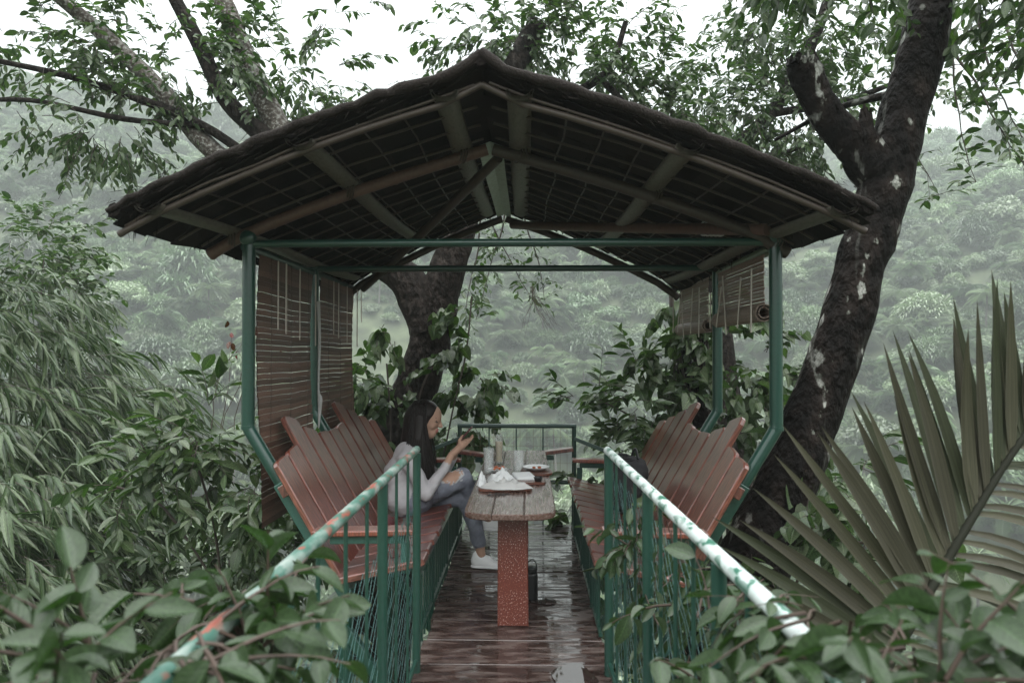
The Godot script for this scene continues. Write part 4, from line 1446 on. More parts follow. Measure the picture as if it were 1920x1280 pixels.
	fb.tube(smooth_path([Vector3(-0.028, 0.160, 0), Vector3(-0.026, 0.20, 0), Vector3(0.0, 0.222, 0), Vector3(0.022, 0.205, 0), Vector3(0.028, 0.160, 0)], 5), PackedFloat32Array([0.0035]), 7)
	part(fl, "handle", fb.mesh(), M.black)

func lump(sd: int, r: Vector3, amp: float, freq: float) -> MB:
	var nn := noise(sd, freq, 3)
	var b := MB.new()
	var rows := []
	for k in 13:
		var a := -PI / 2 + PI * k / 12.0
		var row := PackedVector3Array()
		for s in 22:
			var e := -TAU * s / 22.0
			var d := Vector3(cos(a) * cos(e), sin(a), cos(a) * sin(e))
			d = Vector3(signf(d.x) * pow(absf(d.x), 0.7), signf(d.y) * pow(absf(d.y), 0.7), signf(d.z) * pow(absf(d.z), 0.7))
			row.append(d * r * (1.0 + amp * nn.get_noise_3dv(d)))
		rows.append(row)
	b.grid(rows, true)
	return b

func build_bags() -> void:
	rng.seed = 1009
	var t := thing("backpack", "black backpack leaning on the back of the right bench", "backpack", Vector3(0.62, 0.34, -4.62))
	var tilt := Basis(Vector3(0, 0, 1), -0.42)
	part(t, "sack", lump(111, Vector3(0.10, 0.185, 0.15), 0.16, 1.6).mesh(), M.black_cloth, Transform3D(tilt, Vector3(0.03, 0.20, 0)))
	part(t, "pocket", lump(112, Vector3(0.04, 0.09, 0.11), 0.12, 1.6).mesh(), M.black_cloth, Transform3D(tilt, Vector3(-0.05, 0.14, 0)))
	var b := MB.new()
	b.tube(smooth_path([Vector3(0.06, 0.37, -0.04), Vector3(0.08, 0.43, 0.0), Vector3(0.09, 0.37, 0.05)], 6), PackedFloat32Array([0.009]), 7)
	part(t, "handle", b.mesh(), M.black)
	for z in [-0.07, 0.08]:
		b = MB.new()
		b.tube(smooth_path([Vector3(0.08, 0.36, z), Vector3(-0.03, 0.38, z + 0.02), Vector3(-0.08, 0.25, z + 0.03), Vector3(-0.07, 0.1, z)], 6), PackedFloat32Array([0.011]), 6)
		part(t, "strap", b.mesh(), M.black_cloth)
	var p := thing("purse", "small maroon purse on the left bench beside the armrest", "purse", Vector3(-0.80, 0.345, -3.95))
	part(p, "pouch", lump(115, Vector3(0.045, 0.065, 0.085), 0.06, 1.0).mesh(), M.maroon, Transform3D(Basis(Vector3(0, 0, 1), 0.45), Vector3(0, 0.075, 0)))
	b = MB.new()
	b.tube(smooth_path([Vector3(0.0, 0.12, -0.06), Vector3(0.06, 0.10, -0.03), Vector3(0.10, 0.03, 0.03), Vector3(0.03, 0.11, 0.06)], 5), PackedFloat32Array([0.004]), 5)
	part(p, "strap", b.mesh(), M.maroon)

# ------------------------------------------------------------------ the person
class Field:
	# distance field on a grid, joined by smooth minimum, meshed as surface nets
	var lo: Vector3
	var h: float
	var nx: int
	var ny: int
	var nz: int
	var d := PackedFloat32Array()
	var near := PackedFloat32Array()
	var grp := PackedInt32Array()
	func _init(a: Vector3, b: Vector3, cell: float) -> void:
		lo = a
		h = cell
		nx = int((b.x - a.x) / h) + 2
		ny = int((b.y - a.y) / h) + 2
		nz = int((b.z - a.z) / h) + 2
		d.resize(nx * ny * nz)
		d.fill(1.0)
		near.resize(nx * ny * nz)
		near.fill(1.0)
		grp.resize(nx * ny * nz)
	func bone(a: Vector3, b: Vector3, ra: float, rb: float, g: int, k := 0.025, flat := Vector3.ONE) -> void:
		# flat squeezes the bone's cross-section along the axes
		var big := maxf(ra, rb) * maxf(flat.x, maxf(flat.y, flat.z)) + k + 2.5 * h
		var mn := ((Vector3(minf(a.x, b.x), minf(a.y, b.y), minf(a.z, b.z)) - Vector3.ONE * big - lo) / h).floor()
		var mx := ((Vector3(maxf(a.x, b.x), maxf(a.y, b.y), maxf(a.z, b.z)) + Vector3.ONE * big - lo) / h).ceil()
		var ab := b - a
		var l2 := maxf(ab.length_squared(), 1e-9)
		var inv := Vector3.ONE / flat
		for z in range(maxi(0, int(mn.z)), mini(nz, int(mx.z) + 1)):
			for y in range(maxi(0, int(mn.y)), mini(ny, int(mx.y) + 1)):
				var id := (z * ny + y) * nx
				for x in range(maxi(0, int(mn.x)), mini(nx, int(mx.x) + 1)):
					var p := lo + Vector3(x, y, z) * h
					var t := clampf((p - a).dot(ab) / l2, 0.0, 1.0)
					var e := ((p - a - ab * t) * inv).length() - lerpf(ra, rb, t)
					var o := d[id + x]
					var m := maxf(k - absf(o - e), 0.0) / k
					d[id + x] = minf(o, e) - m * m * k * 0.25
					if e < near[id + x]:
						near[id + x] = e
						grp[id + x] = g
	func ripple(nn: FastNoiseLite, amp: float, groups: Array) -> void:
		# folds in cloth
		for z in nz:
			for y in ny:
				var row := (z * ny + y) * nx
				for x in nx:
					if absf(d[row + x]) < 0.03 and grp[row + x] in groups:
						d[row + x] += amp * nn.get_noise_3dv(lo + Vector3(x, y, z) * h)
	func emit(b: MB, color: Callable) -> void:
		var ids := PackedInt32Array()
		ids.resize(nx * ny * nz)
		ids.fill(-1)
		var sx := 1
		var sy := nx
		var sz := nx * ny
		var off := [0, sx, sy, sx + sy, sz, sx + sz, sy + sz, sx + sy + sz]
		for z in nz - 1:
			for y in ny - 1:
				var row := (z * ny + y) * nx
				for x in nx - 1:
					var id := row + x
					var mask := 0
					for q in 8:
						if d[id + off[q]] < 0.0:
							mask |= 1 << q
					if mask == 0 or mask == 255:
						continue
					var sum := Vector3.ZERO
					var cnt := 0
					for q in 8:
						for ax in 3:
							if q & (1 << ax):
								continue
							var q2 := q | (1 << ax)
							var d0 := d[id + off[q]]
							var d1 := d[id + off[q2]]
							if (d0 < 0.0) == (d1 < 0.0):
								continue
							var p0 := Vector3(q & 1, (q >> 1) & 1, (q >> 2) & 1)
							var p1 := Vector3(q2 & 1, (q2 >> 1) & 1, (q2 >> 2) & 1)
							sum += p0.lerp(p1, d0 / (d0 - d1))
							cnt += 1
					var p := lo + (Vector3(x, y, z) + sum / cnt) * h
					var gx := d[id + sx] - d[id] + d[id + sx + sy] - d[id + sy] + d[id + sx + sz] - d[id + sz] + d[id + sx + sy + sz] - d[id + sy + sz]
					var gy := d[id + sy] - d[id] + d[id + sx + sy] - d[id + sx] + d[id + sy + sz] - d[id + sz] + d[id + sx + sy + sz] - d[id + sx + sz]
					var gz := d[id + sz] - d[id] + d[id + sx + sz] - d[id + sx] + d[id + sy + sz] - d[id + sy] + d[id + sx + sy + sz] - d[id + sx + sy]
					var nn := Vector3(gx, gy, gz).normalized()
					ids[id] = b.vert(p, nn, Vector2(p.x, p.y), color.call(p, grp[id]))
		for z in range(1, nz - 1):
			for y in range(1, ny - 1):
				var row := (z * ny + y) * nx
				for x in range(1, nx - 1):
					var id := row + x
					var inside := d[id] < 0.0
					for e: Array in [[sx, sy, sz], [sy, sz, sx], [sz, sx, sy]]:
						if inside == (d[id + int(e[0])] < 0.0):
							continue
						var a := ids[id]
						var b1 := ids[id - int(e[1])]
						var c := ids[id - int(e[1]) - int(e[2])]
						var d1 := ids[id - int(e[2])]
						if a < 0 or b1 < 0 or c < 0 or d1 < 0:
							continue
						if inside:
							b.i.append_array([a, c, b1, a, d1, c])
						else:
							b.i.append_array([a, b1, c, a, c, d1])

func build_person() -> void:
	rng.seed = 1010
	var t := thing("person", "person with long dark hair in grey sweater and ripped jeans looking at a phone", "person", Vector3.ZERO)
	var den := noise(121, 14.0, 3)
	var SKIN := Color(0.40, 0.245, 0.18)
	var col := func(p: Vector3, g: int) -> Color:
		match g:
			0:
				return SKIN
			1:
				var f := 0.95 + 0.12 * den.get_noise_3dv(p)
				return Color(0.43, 0.41, 0.43) * f
			2:
				# torn knee and thigh show skin with frayed rims
				var q := (p - Vector3(-0.50, 0.625, -4.47)) / Vector3(0.085, 0.06, 0.07)
				var rr := q.length() + 0.35 * den.get_noise_3dv(p * 3.0)
				if rr < 0.9:
					return SKIN
				if rr < 1.06:
					return Color(0.42, 0.42, 0.43)
				var f := 0.5 + 0.5 * den.get_noise_3dv(p * 0.6) + 0.25 * den.get_noise_3dv(p * 4.0)
				return Color(0.075, 0.083, 0.115).lerp(Color(0.21, 0.22, 0.265), clampf(f, 0.0, 1.0))
			3:
				return Color(0.05, 0.035, 0.03)
			4:
				return Color(0.36, 0.14, 0.12)
		return SKIN
	var b := MB.new()
	var Z := -4.60
	var f := Field.new(Vector3(-1.0, 0.03, -4.98), Vector3(-0.10, 0.90, -4.26), 0.011)
	# hips and torso
	for s: float in [-1.0, 1.0]:
		f.bone(Vector3(-0.775, 0.445, Z + s * 0.06), Vector3(-0.73, 0.445, Z + s * 0.07), 0.105, 0.10, 2, 0.04)
		f.bone(Vector3(-0.785, 0.50, Z + s * 0.05), Vector3(-0.825, 0.62, Z + s * 0.06), 0.105, 0.095, 1, 0.04)
		f.bone(Vector3(-0.825, 0.62, Z + s * 0.06), Vector3(-0.785, 0.745, Z + s * 0.075), 0.095, 0.075, 1, 0.04)
		f.bone(Vector3(-0.775, 0.755, Z + s * 0.04), Vector3(-0.765, 0.735, Z + s * 0.15), 0.055, 0.052, 1, 0.04)
	# loose hem of the sweater
	f.bone(Vector3(-0.80, 0.47, Z - 0.07), Vector3(-0.80, 0.47, Z + 0.07), 0.118, 0.118, 1, 0.03)
	f.bone(Vector3(-0.765, 0.76, Z), Vector3(-0.715, 0.86, Z), 0.046, 0.043, 0, 0.02)
	# arms
	f.bone(Vector3(-0.765, 0.725, Z + 0.165), Vector3(-0.635, 0.515, Z + 0.205), 0.053, 0.041, 1, 0.03)
	f.bone(Vector3(-0.635, 0.515, Z + 0.205), Vector3(-0.525, 0.672, Z + 0.115), 0.042, 0.030, 1, 0.02)
	f.bone(Vector3(-0.525, 0.672, Z + 0.115), Vector3(-0.493, 0.742, Z + 0.075), 0.0255, 0.022, 0, 0.012)
	f.bone(Vector3(-0.765, 0.725, Z - 0.165), Vector3(-0.61, 0.53, Z - 0.19), 0.053, 0.041, 1, 0.03)
	f.bone(Vector3(-0.61, 0.53, Z - 0.19), Vector3(-0.505, 0.69, Z - 0.06), 0.042, 0.030, 1, 0.02)
	f.bone(Vector3(-0.505, 0.69, Z - 0.06), Vector3(-0.475, 0.75, Z - 0.02), 0.0255, 0.022, 0, 0.012)
	# legs: the near one crossed over the far one
	f.bone(Vector3(-0.735, 0.455, Z + 0.085), Vector3(-0.425, 0.590, Z + 0.06), 0.092, 0.062, 2, 0.03)
	f.bone(Vector3(-0.425, 0.590, Z + 0.06), Vector3(-0.275, 0.335, Z - 0.055), 0.062, 0.042, 2, 0.02)
	f.bone(Vector3(-0.275, 0.335, Z - 0.055), Vector3(-0.262, 0.29, Z - 0.07), 0.030, 0.030, 0, 0.01)
	f.bone(Vector3(-0.735, 0.445, Z - 0.085), Vector3(-0.40, 0.455, Z - 0.02), 0.092, 0.066, 2, 0.03)
	f.bone(Vector3(-0.40, 0.455, Z - 0.02), Vector3(-0.318, 0.165, Z + 0.01), 0.063, 0.046, 2, 0.02)
	f.bone(Vector3(-0.318, 0.165, Z + 0.01), Vector3(-0.303, 0.075, Z + 0.015), 0.031, 0.030, 0, 0.01)
	f.ripple(noise(125, 9.0, 3), 0.011, [1, 2])
	f.emit(b, col)
	# head, turned to the phone, slightly bowed: front is +x
	var hf := Field.new(Vector3(-0.80, 0.78, Z - 0.12), Vector3(-0.53, 1.09, Z + 0.12), 0.006)
	var H := Vector3(-0.668, 0.955, Z)
	var R := Basis(Vector3(0, 0, 1), -0.20)
	var hb := func(a: Vector3, c: Vector3, ra: float, rb: float, g: int, k: float, fl := Vector3.ONE) -> void:
		hf.bone(H + R * a, H + R * c, ra, rb, g, k, fl)
	hb.call(Vector3(-0.025, 0.028, 0), Vector3(0.012, 0.034, 0), 0.086, 0.080, 0, 0.02, Vector3(1.05, 1.0, 0.9))
	hb.call(Vector3(0.025, 0.0, 0), Vector3(0.036, -0.052, 0), 0.058, 0.044, 0, 0.03)
	hb.call(Vector3(0.050, -0.082, -0.012), Vector3(0.050, -0.082, 0.012), 0.026, 0.026, 0, 0.03)
	for s: float in [-1.0, 1.0]:
		hb.call(Vector3(0.0, -0.035, s * 0.045), Vector3(0.040, -0.078, s * 0.022), 0.026, 0.022, 0, 0.03)
		hb.call(Vector3(0.058, -0.012, s * 0.036), Vector3(0.052, -0.022, s * 0.046), 0.020, 0.018, 0, 0.02)
		hb.call(Vector3(0.076, 0.030, s * 0.014), Vector3(0.066, 0.034, s * 0.047), 0.010, 0.008, 3, 0.005)
		hb.call(Vector3(0.075, 0.008, s * 0.020), Vector3(0.0685, 0.007, s * 0.044), 0.0085, 0.0075, 3, 0.004)
		hb.call(Vector3(-0.015, 0.010, s * 0.082), Vector3(-0.012, -0.020, s * 0.078), 0.014, 0.010, 0, 0.008)
	hb.call(Vector3(0.082, 0.022, 0), Vector3(0.105, -0.018, 0), 0.008, 0.012, 0, 0.012)
	hb.call(Vector3(0.094, -0.020, -0.011), Vector3(0.094, -0.020, 0.011), 0.008, 0.008, 0, 0.008)
	hb.call(Vector3(0.086, -0.046, -0.016), Vector3(0.086, -0.046, 0.016), 0.0085, 0.0085, 4, 0.008)
	hb.call(Vector3(0.083, -0.057, -0.014), Vector3(0.083, -0.057, 0.014), 0.009, 0.009, 4, 0.008)
	hf.bone(Vector3(-0.715, 0.84, Z), Vector3(-0.685, 0.92, Z), 0.044, 0.046, 0, 0.02)
	hf.emit(b, col)
	# hands closed round the phone
	var PH := Vector3(-0.425, 0.845, Z + 0.02)
	var up := Vector3(0.66, 0.75, 0).normalized()
	var facing := Vector3(-0.75, 0.66, 0).normalized()
	for s: float in [1.0, -1.0]:
		var g := Field.new(Vector3(-0.54, 0.70, Z - 0.10 + (0.02 if s > 0 else -0.02)), Vector3(-0.33, 0.93, Z + 0.13), 0.0045)
		var wr := Vector3(-0.495, 0.738, Z + 0.077) if s > 0 else Vector3(-0.477, 0.746, Z - 0.022)
		var palm := PH - up * 0.035 - facing * 0.030 + Vector3(0, 0, s * 0.036)
		g.bone(wr, palm, 0.021, 0.024, 0, 0.012)
		g.bone(palm + Vector3(0, 0, s * 0.008), palm + up * 0.025 - Vector3(0, 0, s * 0.012), 0.021, 0.019, 0, 0.012)
		# four fingers round the back of the phone
		for k in 4:
			var root := palm + up * (-0.012 + 0.019 * k) - facing * 0.004 + Vector3(0, 0, s * (0.006 - 0.002 * k))
			var ln: float = [0.75, 0.92, 1.0, 0.93][k]
			var m1 := root + (up * 0.018 - facing * 0.014 - Vector3(0, 0, s * 0.010)) * ln
			var m2 := m1 + (up * 0.016 + facing * 0.002 - Vector3(0, 0, s * 0.018)) * ln
			var m3 := m2 + (up * 0.012 + facing * 0.008 - Vector3(0, 0, s * 0.010)) * ln
			g.bone(root, m1, 0.0098, 0.0088, 0, 0.005)
			g.bone(m1, m2, 0.0086, 0.0080, 0, 0.004)
			g.bone(m2, m3, 0.0078, 0.0068, 0, 0.004)
		# the thumb leaves the side of the palm and lies on the screen side
		var t0 := palm - up * 0.004 + facing * 0.012 + Vector3(0, 0, s * 0.012)
		var t1 := t0 + facing * 0.022 + up * 0.018 - Vector3(0, 0, s * 0.004)
		var t2 := t1 + up * 0.026 + facing * 0.004 - Vector3(0, 0, s * 0.016)
		g.bone(t0, t1, 0.0115, 0.0100, 0, 0.006)
		g.bone(t1, t2, 0.0095, 0.0075, 0, 0.004)
		g.emit(b, col)
	part(t, "body", b.mesh(), M.body)
	# shoes
	for q: Array in [[Vector3(-0.315, 0.0, Z + 0.012), Basis(Vector3.UP, -0.10), "shoe"], [Vector3(-0.275, 0.222, Z - 0.075), Basis(Vector3.UP, 0.2) * Basis(Vector3(0, 0, 1), -0.12), "shoe"]]:
		var sf := Field.new(Vector3(-0.09, -0.02, -0.08), Vector3(0.23, 0.13, 0.08), 0.007)
		sf.bone(Vector3(-0.015, 0.032, 0), Vector3(0.14, 0.022, 0.004), 0.036, 0.036, 1, 0.02, Vector3(1, 0.8, 1))
		sf.bone(Vector3(0.0, 0.06, 0), Vector3(0.06, 0.045, 0), 0.036, 0.034, 1, 0.02)
		sf.bone(Vector3(-0.02, 0.012, 0), Vector3(0.15, 0.012, 0.004), 0.041, 0.041, 0, 0.004, Vector3(1, 0.27, 1))
		sf.bone(Vector3(-0.03, 0.05, 0), Vector3(-0.02, 0.085, 0), 0.026, 0.024, 1, 0.015)
		var sbm := MB.new()
		sf.emit(sbm, func(_p, _g): return Color.WHITE)
		part(t, "shoe", sbm.mesh(), M.shoe, Transform3D(q[1], q[0]))
	# hair: a smooth cap and fall with strands over it
	var hair := MB.new()
	var rr := Field.new(Vector3(-0.90, 0.44, Z - 0.20), Vector3(-0.54, 1.10, Z + 0.20), 0.010)
	rr.bone(Vector3(-0.700, 0.990, Z), Vector3(-0.672, 1.000, Z), 0.094, 0.090, 0, 0.02, Vector3(1.02, 1.0, 0.95))
	rr.bone(Vector3(-0.735, 0.95, Z), Vector3(-0.765, 0.80, Z), 0.080, 0.070, 0, 0.03)
	for s: float in [-1.0, 1.0]:
		rr.bone(Vector3(-0.695, 0.975, Z + s * 0.072), Vector3(-0.700, 0.84, Z + s * 0.086), 0.034, 0.042, 0, 0.02, Vector3(1.25, 1, 0.8))
		rr.bone(Vector3(-0.700, 0.84, Z + s * 0.086), Vector3(-0.665, 0.67, Z + s * 0.115), 0.042, 0.036, 0, 0.02, Vector3(1.2, 1, 0.75))
		rr.bone(Vector3(-0.665, 0.67, Z + s * 0.115), Vector3(-0.640, 0.51, Z + s * 0.135), 0.034, 0.010, 0, 0.02, Vector3(1.1, 1, 0.7))
	rr.emit(hair, func(_p, _g): return Color.WHITE)
	var h := part(t, "hair", hair.mesh(), M.hair)
	var st := MB.new()
	for k in 300:
		var s := 1.0 if k % 4 != 0 else -1.0
		var a := rnd(-1.9, 0.9)
		var start := Vector3(-0.688, 1.0, Z) + Vector3(sin(a) * 0.055, 0.078 + 0.012 * cos(a), s * rnd(0.005, 0.045))
		var x := rnd(-0.765, -0.655)
		var side := Vector3(x, rnd(0.92, 0.97), Z + s * rnd(0.086, 0.098))
		var low := Vector3(x + rnd(-0.03, 0.05), rnd(0.72, 0.80), Z + s * rnd(0.115, 0.135))
		var tip := Vector3(low.x + rnd(0.0, 0.05), rnd(0.42, 0.66), Z + s * rnd(0.12, 0.19))
		if x < -0.72:
			tip = Vector3(low.x - rnd(-0.01, 0.03), rnd(0.60, 0.72), Z + s * rnd(0.13, 0.17))
		st.tube(smooth_path([start, (start + side) * 0.5 + Vector3(0, 0.025, s * 0.022), side, low, tip], 3), PackedFloat32Array([0.0016, 0.0020, 0.003, 0.003, 0.003, 0.003, 0.003, 0.003, 0.0028, 0.0024, 0.0018, 0.0012, 0.0006]), 3, false)
	var sp := part(h, "strands", st.mesh(), M.hair)
	sp.set_meta("kind", "stuff")
	# the phone
	var ph := thing("phone", "dark smartphone held up in both hands", "phone", PH)
	var pb := MB.new()
	pb.slab(PackedVector2Array([Vector2(-0.035, -0.068), Vector2(-0.031, -0.072), Vector2(0.031, -0.072), Vector2(0.035, -0.068), Vector2(0.035, 0.068), Vector2(0.031, 0.072), Vector2(-0.031, 0.072), Vector2(-0.035, 0.068)]), 0.009, 0.002)
	part(ph, "case", pb.mesh(), M.maroon, Transform3D(Basis(up.cross(facing), up, facing), up * 0.02))
	pb = MB.new()
	pb.box(Transform3D.IDENTITY, Vector3(0.064, 0.136, 0.001), 0.0003)
	part(ph, "display", pb.mesh(), M.phone, Transform3D(Basis(up.cross(facing), up, facing), up * 0.02 + facing * 0.0052))

# ------------------------------------------------------------------ trees
func limb(b: MB, pts: Array, radii: Array, per := 7, sides := 16, amp := 0.22, sd := 131, freq := 3.0) -> PackedVector3Array:
	var path := smooth_path(pts, per)
	b.tube(path, smooth_radii(radii, per), sides, true, noise(sd, freq, 4), amp)
	return path

const GREENS := [Color(0.155, 0.225, 0.118), Color(0.112, 0.172, 0.086), Color(0.205, 0.270, 0.155), Color(0.080, 0.132, 0.064), Color(0.230, 0.285, 0.185)]

func build_trees() -> void:
	rng.seed = 1011
	# the leaning tree by the right posts
	var t := thing("leaning_tree", "big dark leaning tree with pale lichen spots right of the pavilion", "tree", Vector3(1.1, -3.4, -4.2))
	var o := t.position
	var b := MB.new()
	limb(b, [Vector3(0.75, -3.8, -4.1) - o, Vector3(0.98, -1.2, -4.15) - o, Vector3(1.17, -0.16, -4.2) - o, Vector3(1.385, 0.29, -4.2) - o, Vector3(1.59, 0.80, -4.2) - o, Vector3(1.80, 1.34, -4.2) - o, Vector3(1.97, 1.91, -4.2) - o, Vector3(2.10, 2.36, -4.2) - o, Vector3(2.22, 2.77, -4.2) - o, Vector3(2.35, 3.25, -4.2) - o, Vector3(2.44, 3.75, -4.25) - o, Vector3(2.6, 4.8, -4.4) - o], [0.28, 0.24, 0.21, 0.195, 0.17, 0.145, 0.138, 0.150, 0.135, 0.122, 0.115, 0.09], 8, 26, 0.18)
	part(t, "trunk", b.mesh(), M.bark_dark)
	b = MB.new()
	limb(b, [Vector3(2.12, 2.42, -4.2) - o, Vector3(1.93, 2.60, -4.17) - o, Vector3(1.77, 2.76, -4.15) - o, Vector3(1.66, 2.96, -4.15) - o, Vector3(1.60, 3.10, -4.14) - o], [0.14, 0.12, 0.09, 0.092, 0.088], 7, 18, 0.35, 133, 5.0)
	for k in 34:
		# splintered end
		var a := rnd(0, TAU)
		var rr := rnd(0.0, 0.1)
		var p := Vector3(1.60, 3.07, -4.14) - o + Vector3(cos(a) * rr, rnd(-0.02, 0.02), sin(a) * rr)
		b.tube(PackedVector3Array([p, p + Vector3(rnd(-0.05, 0.03), rnd(0.03, 0.10), rnd(-0.02, 0.02))]), PackedFloat32Array([rnd(0.014, 0.028), 0.003]), 5)
	for k in 16:
		var p := Vector3(rnd(1.86, 2.02), 2.72, -4.15) - o + Vector3(0, 0, rnd(-0.08, 0.08))
		b.tube(PackedVector3Array([p + Vector3(0, -0.08, 0), p + Vector3(rnd(-0.03, 0.03), rnd(0.02, 0.11), 0)]), PackedFloat32Array([0.035, 0.006]), 5)
	part(t, "broken_branch", b.mesh(), M.bark_dark)
	b = MB.new()
	limb(b, [Vector3(2.40, 3.5, -4.2) - o, Vector3(2.0, 3.75, -4.0) - o, Vector3(1.5, 3.85, -3.9) - o, Vector3(1.1, 4.0, -3.9) - o], [0.06, 0.04, 0.03, 0.02], 5, 8)
	limb(b, [Vector3(2.43, 3.6, -4.25) - o, Vector3(2.75, 3.6, -4.0) - o, Vector3(3.2, 3.4, -3.9) - o, Vector3(3.4, 3.0, -3.9) - o], [0.06, 0.04, 0.03, 0.015], 5, 8)
	limb(b, [Vector3(2.25, 2.95, -4.2) - o, Vector3(2.0, 2.98, -4.6) - o, Vector3(1.75, 2.9, -5.0) - o], [0.028, 0.02, 0.012], 5, 7)
	part(t, "branch", b.mesh(), M.bark_dark)
	b = MB.new()
	var xs := []
	fill_crown(b, xs, [[Vector3(1.75, 3.72, -3.9), Vector3(0.75, 0.22, 0.5), 60], [Vector3(3.15, 3.30, -3.9), Vector3(0.5, 0.55, 0.5), 80], [Vector3(2.75, 3.75, -4.1), Vector3(0.8, 0.3, 0.5), 50]], 9, 0.32, 0.10, 0.5, 5, 0.5)
	part(t, "twigs", b.mesh(), M.twig, Transform3D(Basis.IDENTITY, -o)).set_meta("kind", "stuff")
	spread_leaves(t, "leaf", "ellipse", xs, GREENS)
	# the forked tree behind the left bench
	t = thing("forked_tree", "thick forked tree rising behind the person and through the roof line", "tree", Vector3(-1.2, -6.5, -6.5))
	o = t.position
	b = MB.new()
	limb(b, [Vector3(-1.5, -7.0, -6.6) - o, Vector3(-1.40, -1.5, -6.5) - o, Vector3(-1.32, 0.2, -6.5) - o, Vector3(-1.19, 0.62, -6.5) - o, Vector3(-1.05, 1.02, -6.5) - o, Vector3(-0.925, 1.45, -6.5) - o, Vector3(-0.85, 1.85, -6.5) - o, Vector3(-0.70, 2.3, -6.5) - o, Vector3(-0.58, 2.9, -6.6) - o, Vector3(-0.35, 3.7, -6.7) - o, Vector3(0.1, 4.6, -6.8) - o], [0.38, 0.34, 0.29, 0.25, 0.21, 0.195, 0.20, 0.16, 0.17, 0.14, 0.09], 8, 26, 0.18, 137)
	part(t, "trunk", b.mesh(), M.bark)
	b = MB.new()
	limb(b, [Vector3(-0.90, 1.60, -6.5) - o, Vector3(-1.08, 2.02, -6.5) - o, Vector3(-1.42, 2.30, -6.5) - o, Vector3(-1.85, 2.75, -6.5) - o, Vector3(-2.05, 3.05, -6.5) - o], [0.21, 0.175, 0.145, 0.145, 0.14], 8, 20, 0.16, 139)
	part(t, "limb", b.mesh(), M.bark)
	b = MB.new()
	limb(b, [Vector3(-1.9, 2.83, -6.5) - o, Vector3(-2.25, 3.35, -6.5) - o, Vector3(-2.58, 4.0, -6.5) - o, Vector3(-2.90, 4.85, -6.4) - o], [0.135, 0.115, 0.10, 0.085], 8, 20, 0.14, 139)
	part(t, "limb", b.mesh(), M.bark_pale)
	b = MB.new()
	limb(b, [Vector3(-1.55, 2.42, -6.5) - o, Vector3(-2.2, 2.78, -6.4) - o, Vector3(-2.85, 3.22, -6.3) - o, Vector3(-3.30, 3.75, -6.2) - o, Vector3(-3.75, 4.2, -6.1) - o, Vector3(-4.4, 4.75, -6.0) - o], [0.11, 0.10, 0.088, 0.08, 0.07, 0.05], 7, 14, 0.12, 141)
	part(t, "limb", b.mesh(), M.bark_pale)
	b = MB.new()
	limb(b, [Vector3(-2.18, 3.22, -6.5) - o, Vector3(-2.50, 3.45, -6.45) - o, Vector3(-2.80, 3.75, -6.4) - o, Vector3(-3.02, 4.25, -6.3) - o, Vector3(-3.35, 4.9, -6.2) - o], [0.11, 0.09, 0.075, 0.065, 0.05], 7, 12, 0.12, 143)
	part(t, "limb", b.mesh(), M.bark)
	b = MB.new()
	limb(b, [Vector3(-2.35, 3.05, -6.35) - o, Vector3(-2.9, 3.42, -6.2) - o, Vector3(-3.4, 3.62, -6.1) - o, Vector3(-4.0, 3.80, -6.0) - o, Vector3(-4.8, 3.95, -5.9) - o], [0.045, 0.042, 0.036, 0.03, 0.02], 6, 9)
	limb(b, [Vector3(-2.9, 3.42, -6.2) - o, Vector3(-3.5, 3.42, -6.0) - o, Vector3(-4.2, 3.52, -5.8) - o, Vector3(-4.8, 3.46, -5.7) - o], [0.03, 0.025, 0.02, 0.014], 5, 7)
	part(t, "branch", b.mesh(), M.bark)
	b = MB.new()
	limb(b, [Vector3(-0.35, 3.7, -6.7) - o, Vector3(0.25, 3.85, -6.8) - o, Vector3(0.75, 4.1, -6.8) - o, Vector3(0.95, 4.6, -6.8) - o], [0.06, 0.045, 0.035, 0.025], 6, 8)
	limb(b, [Vector3(0.7, 4.05, -6.8) - o, Vector3(0.95, 3.75, -6.75) - o, Vector3(1.15, 3.3, -6.7) - o], [0.032, 0.027, 0.02], 6, 8)
	part(t, "branch", b.mesh(), M.bark)
	b = MB.new()
	xs = []
	fill_crown(b, xs, [[Vector3(-4.2, 4.15, -6.1), Vector3(0.95, 0.45, 0.7), 95], [Vector3(-3.3, 3.95, -6.2), Vector3(0.8, 0.45, 0.6), 110], [Vector3(-3.6, 3.40, -6.0), Vector3(0.75, 0.30, 0.5), 70], [Vector3(-2.35, 4.15, -6.7), Vector3(0.55, 0.55, 0.5), 110], [Vector3(-2.05, 3.52, -6.9), Vector3(0.42, 0.32, 0.4), 65], [Vector3(-4.6, 3.55, -5.8), Vector3(0.35, 0.25, 0.4), 16], [Vector3(-1.75, 4.42, -6.2), Vector3(0.45, 0.12, 0.3), 12], [Vector3(-0.25, 4.55, -7.0), Vector3(0.7, 0.38, 0.5), 110], [Vector3(0.45, 4.35, -7.0), Vector3(0.85, 0.48, 0.6), 190], [Vector3(0.98, 3.95, -7.0), Vector3(0.5, 0.4, 0.5), 110], [Vector3(1.3, 3.7, -6.8), Vector3(0.45, 0.28, 0.4), 60]], 9, 0.32, 0.098, 0.45, 4, 0.6)
	part(t, "twigs", b.mesh(), M.twig, Transform3D(Basis.IDENTITY, -o)).set_meta("kind", "stuff")
	spread_leaves(t, "leaf", "ellipse", xs, GREENS)
	# leafy tree behind the right slope of the roof
	t = thing("slope_tree", "bright leafy tree behind the right slope of the roof", "tree", Vector3(3.2, -9.0, -8.0))
	o = t.position
	b = MB.new()
